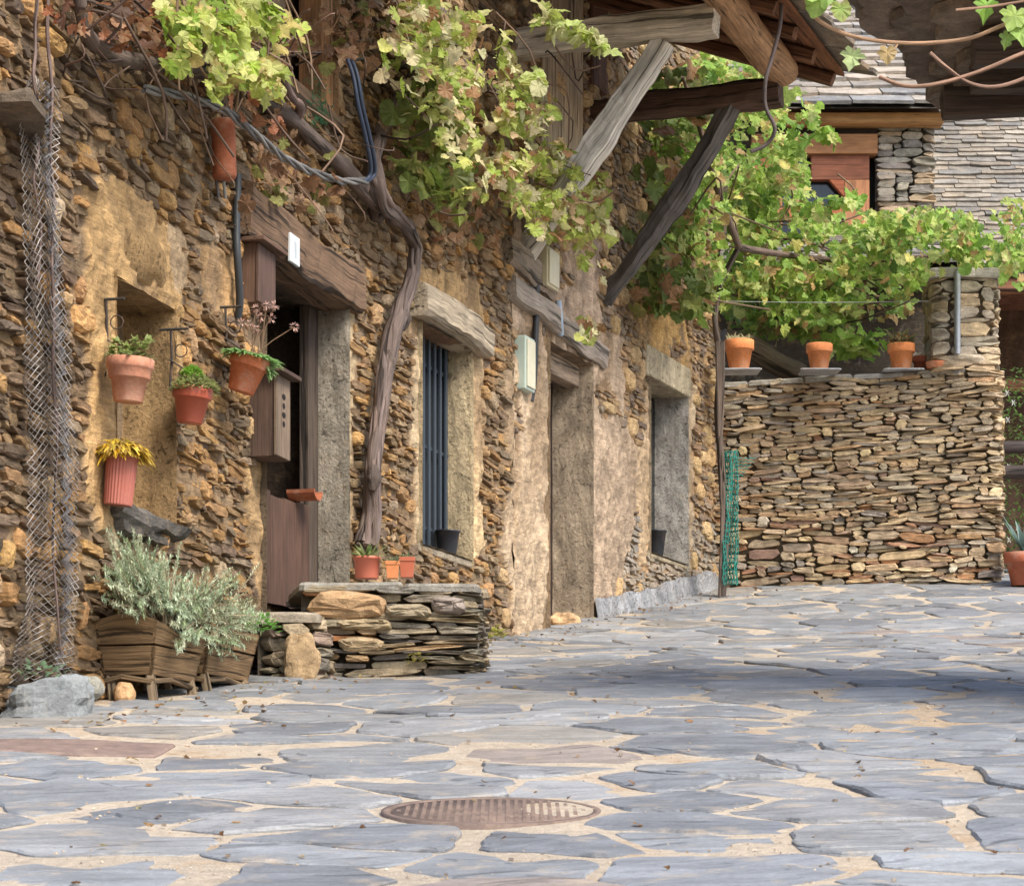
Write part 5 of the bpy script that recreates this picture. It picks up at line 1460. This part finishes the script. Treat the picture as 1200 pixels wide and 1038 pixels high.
for i in range(ncol+1):
    for sg in (0,1):
        tube(m,[netp(i,j,sg) for j in range(nrow+1)],.0022,rnd.choice([(.36,.33,.31),(.28,.26,.25),(.42,.38,.35)]),4,cap=False)
for k in range(6):   # crumpled fold along one edge
    A=[]
    for j in range(nrow+1):
        t=j/nrow;cx,cy=cen(t); wd=lerp(12,26,t**.8); A.append(HW.SP(cx+wd*(.66+.05*k)+(4 if (j+k)%2 else -4)+5*mnoise.noise(V((k,j*.2,1))),cy+((k*5)%9)+4*mnoise.noise(V((k,j*.4,5))),.05+.015*k))
    tube(m,A,.0022,(.21,.205,.215),4,cap=False)
m.build('mesh',M_paint,wn)
m=MB()
for (a,b) in (((58,-30),(66,770)),((40,-30),(46,330))):
    A=[HW.SP(lerp(a[0],b[0],i/12)+13*mnoise.noise(V((i*.55,a[0],1)))+4*mnoise.noise(V((i*1.7,a[0],3))),lerp(a[1],b[1],i/12),.10+.04*mnoise.noise(V((i*.7,a[0],8)))) for i in range(13)]; tube(m,A,[.008-.0003*k for k in range(len(A))],(.17,.12,.105),6,.25,sub=3)
m.build('stem',M_bark,wn)
# green netting at the wall corner
gn=MB()
for i in range(11):
    A=[P(847+i*1.7+2.5*mnoise.noise(V((i*.5,j*.2,3)))+(1.0 if (i+j)%2 else 0),528+j*6.2,20.9+.06*math.sin(i*.8+j*.2)) for j in range(26)]
    tube(gn,A,.0045,(.02,.20,.16),4,cap=False)
for j in range(0,26):
    A=[P(847+i*1.7+2.5*mnoise.noise(V((i*.5,j*.2,3))),528+j*6.2+((i%2)*2.5),20.9+.06*math.sin(i*.8+j*.2)) for i in range(11)]
    tube(gn,A,.0045,(.02,.22,.18),4,cap=False)
for j in range(7):
    A=[P(862+i*3,536+j*4+ (i%2)*2,20.92) for i in range(9-j)]
    if len(A)>1: tube(gn,A,.004,(.02,.22,.18),4,cap=False)
o=gn.build('green_netting',M_paint); tag(o,'strip of teal green netting in the corner by the vine trunk','netting')

# ------------------------------------------------------------------ vines
LV=[[(0,.0),(.10,-.13),(.27,-.17),(.38,-.06),(.36,.06),(.50,.10),(.54,.24),(.43,.36),(.38,.42),(.36,.56),(.22,.60),(.14,.74),(0,.86)],
 [(0,.02),(.08,-.08),(.22,-.15),(.30,-.02),(.24,.06),(.42,.06),(.52,.20),(.36,.28),(.24,.34),(.34,.52),(.20,.62),(.10,.72),(0,.92)],
 [(0,.0),(.14,-.10),(.32,-.10),(.44,.02),(.44,.12),(.50,.20),(.48,.34),(.42,.42),(.38,.52),(.28,.60),(.20,.66),(.10,.74),(0,.78)]]
OUTS=[L_+[(-x,y) for x,y in L_[-2:0:-1]] for L_ in LV]
def grape_leaf(mb,p,nrm,updir,s,col,col2=None):
    nrm=V(nrm).normalized(); t=V(updir); t=t-nrm*t.dot(nrm)
    if t.length<1e-4: t=nrm.orthogonal()
    t.normalize(); b=t.cross(nrm); k=rnd.uniform(-.25,.7); cu=rnd.uniform(-.6,.35)
    vs=[];cs=[]; OUT=rnd.choice(OUTS); sx_=rnd.uniform(.8,1.12); cl=rnd.uniform(-.5,.5); edge=(.32,.22,.10) if rnd.random()<.14 else None
    for (x,y) in OUT:
        x=x*sx_
        jx=x*(1+rnd.uniform(-.09,.09)); z=abs(x)*k*.7+cu*(y-.3)**2*1.3-.35*x*x+cl*x*(y-.2)+rnd.uniform(-.05,.05)
        vs.append(V(p)+(b*jx+t*y+nrm*z)*s); cs.append(cmix(col,edge,rnd.uniform(.1,.8)) if edge else cm(col,rnd.uniform(.8,1.05)))
    vs.append(V(p)+t*(.22*s)-nrm*.02*s); cs.append(cm(col,1.05))
    n=len(OUT); mb.add(vs,[(i,(i+1)%n,n) for i in range(n)],cs,None,False)
def leaves(mb,regions,n,depthf,size,pal,face=V((.35,-.75,.55)),spread=.75,gapn=-.28):
    tot=sum(r[-1] for r in regions)
    for k in range(n):
        x=rnd.uniform(0,tot)
        for r in regions:
            x-=r[-1]
            if x<=0: break
        cx,cy,rx,ry,_=r
        a=U(0,6.28);q=math.sqrt(U(0,1)); px=cx+rx*q*math.cos(a);py=cy+ry*q*math.sin(a)
        if mnoise.noise(V((px*.022,py*.022,3)))<gapn and rnd.random()<.85: continue
        p=depthf(px,py)
        nr=face+V((rnd.gauss(0,spread),rnd.gauss(0,spread),rnd.gauss(0,spread)))
        c=cj(rnd.choice(pal),.2)
        grape_leaf(mb,p,nr,V((rnd.gauss(0,.7),rnd.gauss(0,.5),-1)),size*U(.65,1.25),c)
G=[(.20,.33,.05),(.28,.40,.07),(.36,.44,.11),(.13,.23,.04),(.44,.49,.17),(.24,.36,.07)]
GY=G+G+[(.48,.44,.13),(.36,.24,.10)]
WV=[(.36,.40,.11),(.50,.48,.21),(.54,.46,.27),(.26,.33,.06),(.42,.43,.12),(.46,.33,.18),(.28,.15,.07),(.33,.38,.08),(.55,.52,.29),(.30,.36,.08)]
# 1 terrace vine
v1=thing('grape_vine',P(846,690,20.9),'big green grape vine covering the trellis above the terrace','vine')
m=MB(); tube(m,[P(846,700,20.95),P(850,640,20.9),P(845,560,20.9),P(841,480,20.9),P(844,420,20.9),P(838,372,20.8),P(846,330,20.8),P(866,290,20.7)],[.032,.026,.024,.028,.022,.024,.024,.024],(.105,.082,.068),9,.3,sub=3)
for k in range(5):
    tube(m,[P(843+k,700-k*30,20.88),P(846+3*math.sin(k),600-k*20,20.84),P(842+k,500,20.86),P(840+2*k,400,20.8)],.014,(.12,.09,.07),5,.2,sub=2)
m.build('trunk',M_bark,v1)
m=MB()
for k in range(44):
    qx=U(770,1000); a=P(qx,U(240,360),U(19.8,21.2) if qx<850 else U(21.9,23.4));b=a+V((U(-.2,.6),U(-.4,.4),U(-.3,.3)));c=b+V((U(-.3,.6),U(-.3,.3),U(-.35,.2))); tube(m,[a,b,c],.008,(.16,.11,.07),5,.1,sub=3)
tube(m,[P(866,290,20.7),P(930,300,21.8),P(1010,306,22.4),P(1100,300,22.4),P(1200,300,22.4),P(1260,300,22.4)],[.03,.026,.024,.02,.016,.012],(.13,.09,.07),7,.15,sub=3)
tube(m,[P(866,290,20.7),P(840,220,20.3),P(820,150,20),P(800,90,19.6)],[.03,.026,.02,.014],(.13,.09,.07),7,.15,sub=3)
m.build('branches',M_bark,v1)
m=MB()
reg=[(845,80,45,22,1.3),(850,130,75,55,3.2),(872,200,72,70,5.4),(890,270,80,75,7),(820,200,70,90,4.5),(940,330,70,55,4.5),(1000,310,90,45,5),(1080,275,75,32,3.6),(1015,268,60,22,1.4),(840,300,60,60,3),(900,140,60,45,2.8),(915,185,26,40,1.0),(925,262,36,32,1.5),(1150,280,35,30,.9),(1185,270,30,40,.9),(1190,310,25,25,.8),(965,350,50,30,1.5),(895,345,45,28,1.6),(1120,300,30,18,.8),(930,120,30,30,.5)]
leaves(m,reg,7800,lambda px,py:P(px,py,U(19.9,21.4)) if px<848 else P(px,py,U(21.5,23.8) if (px<1050 or py<250) else U(20.5,22.2)),.097,GY,V((.35,-.75,.55)),.8,-.2)
leaves(m,[(905,372,50,24,1),(960,372,50,24,1.1),(1020,352,50,22,.9),(880,350,40,30,.8)],620,lambda px,py:P(px,py,U(22.4,23.8)),.105,[(.10,.18,.03),(.16,.25,.05),(.22,.30,.07),(.26,.18,.07)])
reg=[(1010,398,24,16,1),(985,400,20,12,.6)]
leaves(m,reg,45,lambda px,py:P(px,py,U(21.7,22.1)),.16,G)
leaves(m,[(770,260,40,90,1),(800,340,40,40,.8),(760,330,30,40,.5),(790,120,45,50,.7)],330,lambda px,py:P(px,py,U(19.4,20.4)),.15,[(.10,.14,.03),(.2,.22,.06),(.27,.15,.07),(.14,.2,.04)])
# two leafy shoots
for (pts_) in ([(930,170),(950,160),(968,158)],[(960,240),(985,236),(1000,232)],[(930,110),(945,130),(965,155)]):
    for (a,b) in pts_: leaves(m,[(a,b,9,7,1)],8,lambda px,py:P(px,py,U(20.0,20.3)),.14,G)
m.build('foliage',M_leaf,v1)
# 2 wall vine with thick trunk
v2=thing('grape_vine',HW.SP(432,625,.1),'old grape vine with thick twisted trunk climbing the house wall','vine')
m=MB(); tp=[(428,640,.08),(436,600,.10),(437,545,.12),(444,490,.12),(452,430,.12),(462,385,.13),(472,355,.13),(484,320,.14),(487,290,.15),(478,268,.17),(462,252,.2),(448,238,.2),(440,215,.2),(438,185,.16),(448,150,.14),(470,110,.14),(500,60,.16),(520,10,.16)]
tr=[.066,.050,.042,.041,.044,.052,.046,.038,.037,.038,.045,.054,.050,.04,.036,.032,.03,.026]
tube(m,[HW.SP(*p) for p in tp],tr,(.125,.092,.078),14,.3,sub=5)
tpw=[HW.SP(*p) for p in tp]
for k in range(7):
    q_=[];r_q=[]
    for i_ in range((len(tpw)-1)*3+1):
        t_=i_/3; a_=min(int(t_),len(tpw)-2); f_=t_-a_; c_=lerp(tpw[a_],tpw[a_+1],f_); R_=lerp(tr[a_],tr[a_+1],f_)
        th_=k*.9+t_*.55+.5*mnoise.noise(V((t_,k,2)))
        q_.append(c_+HW.nrm(6)*(R_*.82*math.sin(th_))+HW.tan(6)*(R_*.82*math.cos(th_))); r_q.append(R_*(.34+.16*mnoise.noise(V((t_*1.3,k*3,5)))))
    tube(m,q_,r_q,cj((.135,.10,.085),.2),7,.3,sub=2)
for (px_,py_,r_q) in ((470,372,.06),(455,425,.045),(441,245,.065),(436,560,.045)):
    c_=HW.SP(px_,py_,.13); tube(m,[c_+V((0,0,-.07)),c_+V((.01,0,0)),c_+V((0,0,.07))],[r_q*.5,r_q,r_q*.5],(.10,.075,.062),10,.3,sub=3)
tube(m,[HW.SP(*p) for p in [(446,240,.18),(428,226,.14),(402,196,.1),(372,168,.1),(345,142,.1),(310,115,.1),(270,95,.12),(215,78,.14),(150,70,.14),(110,50,.12),(95,10,.12),(90,-40,.12)]],[.055,.05,.045,.04,.04,.04,.04,.038,.034,.03,.028,.025],(.12,.09,.075),10,.25,sub=3)
tube(m,[HW.SP(*p) for p in [(345,142,.1),(352,125,.16),(340,110,.2),(320,60,.22),(300,0,.24)]],[.028,.024,.02,.018,.014],(.15,.10,.085),7,.2,sub=3)
m.build('trunk',M_bark,v2)
m=MB()
def wd(lo,hi): return lambda px,py:HW.SP(px,py,U(lo,hi))
for k in range(58):
    qx=U(120,700); a=HW.SP(qx,U(10,220) if qx>330 else U(0,90),U(.05,.3)); b=a+V((U(-.1,.35),U(-.3,.5),U(-.35,.1)));c=b+V((U(-.15,.25),U(-.2,.3),U(-.35,.1))); tube(m,[a,b,c],U(.003,.007),rnd.choice([(.20,.13,.09),(.26,.17,.12),(.12,.08,.06)]),5,.1,sub=3)
for k in range(40):
    a=HW.SP(U(90,330),U(-10,90),U(.08,.25)); b=a+V((U(-.15,.2),U(-.2,.3),U(-.12,.15)));c=b+V((U(-.12,.15),U(-.2,.2),U(-.12,.1))); tube(m,[a,b,c],U(.003,.008),rnd.choice([(.10,.07,.055),(.16,.10,.075),(.07,.05,.045)]),5,.1,sub=3)
m.build('branches',M_bark,v2)
m=MB()
reg=[(540,60,60,50,2.8),(570,110,55,45,2.6),(600,170,60,45,3),(640,210,55,45,3.2),(660,250,50,30,1.8),(500,30,50,35,1.3),(620,130,35,30,1),(690,230,25,40,.9),(560,190,40,40,.9),(515,120,35,50,.9),(480,60,40,50,.7),(700,290,22,40,.45),(690,380,14,20,.25)]
leaves(m,reg,2600,wd(.12,.6),.092,WV,V((.6,-.55,.5)),.8,-.08)
leaves(m,[(420,40,80,45,1),(485,150,45,60,.8),(560,240,80,50,.8),(340,200,70,50,.6)],340,wd(.03,.2),.085,[(.28,.15,.08),(.34,.2,.11),(.4,.27,.17),(.2,.11,.06),(.2,.2,.06)],V((.7,-.5,.3)),.9)
leaves(m,[(500,150,40,70,1),(530,210,30,40,.6)],110,wd(.2,.4),.15,[(.11,.15,.03),(.16,.19,.04),(.1,.12,.03)],V((.6,-.5,.4)),.8)
for (a,b) in [(630,22),(648,18),(660,35),(675,38),(690,42),(700,48),(708,54),(650,28),(640,10),(682,35),(615,90),(632,95),(628,85)]:
    leaves(m,[(a,b,8,6,1)],5,lambda px,py:P(px,py,U(15.6,15.9)),.13,[(.40,.45,.15),(.48,.48,.25),(.3,.38,.08)])
m.build('foliage',M_leaf,v2)
# 3 bright vine at the top of the near house
v3=thing('grape_vine',HW.SP(250,-20,.3),'bright yellow green vine hanging over the near house wall','vine')
m=MB()
for k in range(14):
    a=HW.SP(U(190,330),-30,U(.2,.45)); b=a+V((U(-.1,.2),U(-.1,.3),-.3)); c=b+V((U(-.1,.1),U(-.1,.2),U(-.3,-.05))); tube(m,[a,b,c],.006,(.2,.13,.08),5,.1,sub=3)
m.build('branches',M_bark,v3)
m=MB(); Yb=[(.29,.40,.06),(.38,.46,.10),(.22,.33,.05),(.48,.50,.18),(.33,.38,.08),(.40,.33,.11)]
leaves(m,[(212,14,30,16,1.1),(222,48,16,22,.8),(206,72,12,10,.25),(262,22,34,24,1.6),(268,66,24,26,1.4),(300,82,26,22,1.2),(318,102,14,12,.4),(258,98,14,12,.4),(320,50,12,28,.5),(345,30,10,12,.25),(300,20,30,25,.8),(250,-22,80,16,1.3)],470,wd(.2,.6),.092,Yb,V((.55,-.6,.5)),.6)
leaves(m,[(250,60,60,55,1),(180,20,60,50,1),(310,130,30,25,.5),(120,10,60,30,.5)],220,wd(.05,.25),.075,[(.26,.12,.06),(.34,.19,.10),(.16,.08,.05),(.35,.14,.07),(.1,.06,.04)],V((.7,-.5,.3)),.9)
m.build('foliage',M_leaf,v3)
# feathery green tuft beside the shutter
m=MB(); c=HW.SP(374,120,.1)
for k in range(150):
    p=HW.SP(374+rnd.gauss(0,7),U(92,150),.1+U(-.04,.06)); leaf_blade(m,p,V((U(-1,1),U(-1,.3),U(-.2,1))),.05,.005,cj((.05,.16,.08),.25),.2,3)
ft=thing('fern',c,'feathery dark green tuft under the wooden shutter','fern'); m.build('foliage',M_leaf,ft)
# 4 sprig in front at top right
v4=thing('vine_sprig',P(1200,20,9.5),'thin bare vine canes with few leaves across the eave','vine')
m=MB()
tube(m,[P(940,-10,9.5),P(955,20,9.5),P(985,38,9.5),P(1020,47,9.5),P(1060,51,9.5),P(1100,50,9.5),P(1140,44,9.5),P(1180,28,9.5),P(1230,10,9.5)],[.0075]*9,(.36,.22,.13),7,.1,sub=4)
tube(m,[P(1090,62,9.4),P(1110,80,9.4),P(1135,97,9.4),P(1165,102,9.4),P(1200,92,9.4),P(1240,70,9.4)],[.007]*6,(.28,.17,.12),7,.1,sub=4)
tube(m,[P(1030,90,9.4),P(1060,101,9.4),P(1100,98,9.4),P(1150,83,9.4),P(1200,62,9.4),P(1240,50,9.4)],[.0075]*6,(.30,.18,.12),7,.1,sub=4)
tube(m,[P(1120,12,9.4),P(1160,8,9.4),P(1210,0,9.4)],[.005]*3,(.33,.2,.13),6,.1,sub=3)
tube(m,[P(1052,52,9.5),P(1045,62,9.5),P(1035,72,9.5)],[.005,.004,.003],(.4,.26,.15),6,sub=3)
m.build('cane',M_bark,v4)
m=MB()
for (a,b,s,c) in [(1157,8,.10,(.22,.38,.06)),(1192,20,.12,(.32,.44,.10)),(1195,40,.10,(.28,.42,.10)),(1182,48,.07,(.28,.4,.1)),(960,5,.10,(.3,.42,.1)),(985,12,.09,(.26,.38,.09)),(1000,68,.09,(.38,.47,.2)),(1040,65,.07,(.45,.33,.15)),(950,-8,.1,(.3,.42,.1)),(970,-4,.09,(.24,.36,.08))]:
    grape_leaf(m,P(a,b-8,9.45),V((U(-.3,.3),-1,U(-.2,.5))),V((U(-.5,.5),0,-1)),s,c)
m.build('foliage',M_leaf,v4)

# ------------------------------------------------------------------ litter
m=MB(); q=random.Random(5)
for k in range(520):
    r=q.random()
    if r<.4:
        Y=q.uniform(15.5,21.5); x=float(np.interp(Y,Ys,Xs))+.06+abs(q.gauss(0,.28))
    elif r<.55:
        Y=q.uniform(9.6,12.8); x=float(np.interp(Y,Ys,Xs))+.35+abs(q.gauss(0,.25))
    else: Y=q.uniform(5.8,21); x=q.uniform(-.24*Y,.24*Y)
    if Y>6 and x<float(np.interp(Y,Ys,Xs))+.03: continue
    s=q.uniform(.008,.026); z_=H(x,Y)+.016
    c=q.choice([(.30,.17,.08),(.22,.12,.06),(.42,.27,.13),(.12,.08,.05),(.36,.3,.14)])
    if Y<24: grape_leaf(m,(x,Y,z_),V((q.gauss(0,.4),q.gauss(0,.4),1)),V((q.gauss(0,1),q.gauss(0,1),0)),s*1.3,c)
o=m.build('fallen_leaves',M_leaf); o['kind']='stuff'; o['label']='dry leaf litter scattered over the paving'; 
m=MB()
for k in range(130):
    Y=q.uniform(5.7,19); x=q.uniform(-.22*Y,.22*Y)
    if Y>6 and x<float(np.interp(Y,Ys,Xs))+.03: continue
    s=q.uniform(.003,.007); c=V((x,Y,H(x,Y)+.014)); col=q.choice([(.36,.30,.23),(.25,.2,.16),(.14,.12,.1),(.45,.38,.3)])
    obox(m,c,V((s,q.uniform(-s,s)*.4,0)),V((0,s*q.uniform(.6,1.2),0)),V((0,0,s*.7)),col)
o=m.build('pebbles',M_dry); o['kind']='stuff'; o['label']='tiny stone chips scattered over the paving'

m=MB()
for k in range(3200):
    Y=5.6+12*q.random()**1.7; x=q.uniform(-.22*Y,.22*Y)
    if Y>6 and x<float(np.interp(Y,Ys,Xs))+.03: continue
    s=q.uniform(.0025,.0075); z_=H(x,Y)+.002; col=q.choice([(.40,.33,.25),(.30,.24,.18),(.20,.16,.13),(.5,.42,.33),(.34,.24,.15)])
    a=q.uniform(0,6.3); pts=[(x+s*math.cos(a+t)*q.uniform(.6,1.2),Y+s*math.sin(a+t)*q.uniform(.6,1.2),z_) for t in (0,1.5,3.1,4.6)]+[(x,Y,z_+s*.8)]
    m.add(pts,[(0,1,4),(1,2,4),(2,3,4),(3,0,4)],col)
o=m.build('grit',M_dry); o['kind']='stuff'; o['label']='coarse grit lying in the paving joints'
# ------------------------------------------------------------------ light, sky, camera
w=bpy.data.worlds.new('World'); scene.world=w; w.use_nodes=True; nt=w.node_tree
sky=nt.nodes.new('ShaderNodeTexSky'); sky.sky_type='NISHITA'; sky.sun_disc=False
SUN=V((.62,-.70,0)).normalized(); EL=R(48)
sd=V((SUN.x*math.cos(EL),SUN.y*math.cos(EL),math.sin(EL)))
sky.sun_elevation=EL; sky.sun_rotation=math.atan2(sd.x,sd.y); sky.air_density=1.0; sky.dust_density=2.5; sky.ozone_density=1.0
bgn=nt.nodes['Background']; bgn.inputs['Strength'].default_value=.14; nt.links.new(sky.outputs[0],bgn.inputs['Color'])
L=bpy.data.lights.new('sun','SUN'); L.energy=2.35; L.angle=R(24); L.color=(1,.94,.84); lo=bpy.data.objects.new('sun',L); COL.objects.link(lo)
lo.rotation_euler=(-sd).to_track_quat('-Z','Y').to_euler(); lo.location=(10,-5,25)
cam=bpy.data.cameras.new('camera'); cam.sensor_width=36; cam.lens=F/1200*36; cam.shift_y=(PY0-519)/1200; cam.dof.use_dof=True; cam.dof.focus_distance=15.0; cam.dof.aperture_fstop=20; cam.clip_end=500; cam.clip_start=.1
co=bpy.data.objects.new('camera',cam); COL.objects.link(co); co.location=(0,0,0); co.rotation_euler=(R(90),0,0); scene.camera=co
scene.view_settings.view_transform='Standard'; scene.view_settings.look='None'; scene.view_settings.exposure=1.12; scene.view_settings.gamma=1
scene.render.film_transparent=False
scene.cycles.max_bounces=6; scene.cycles.diffuse_bounces=4; scene.cycles.transparent_max_bounces=6
scene.cycles.use_denoising=True
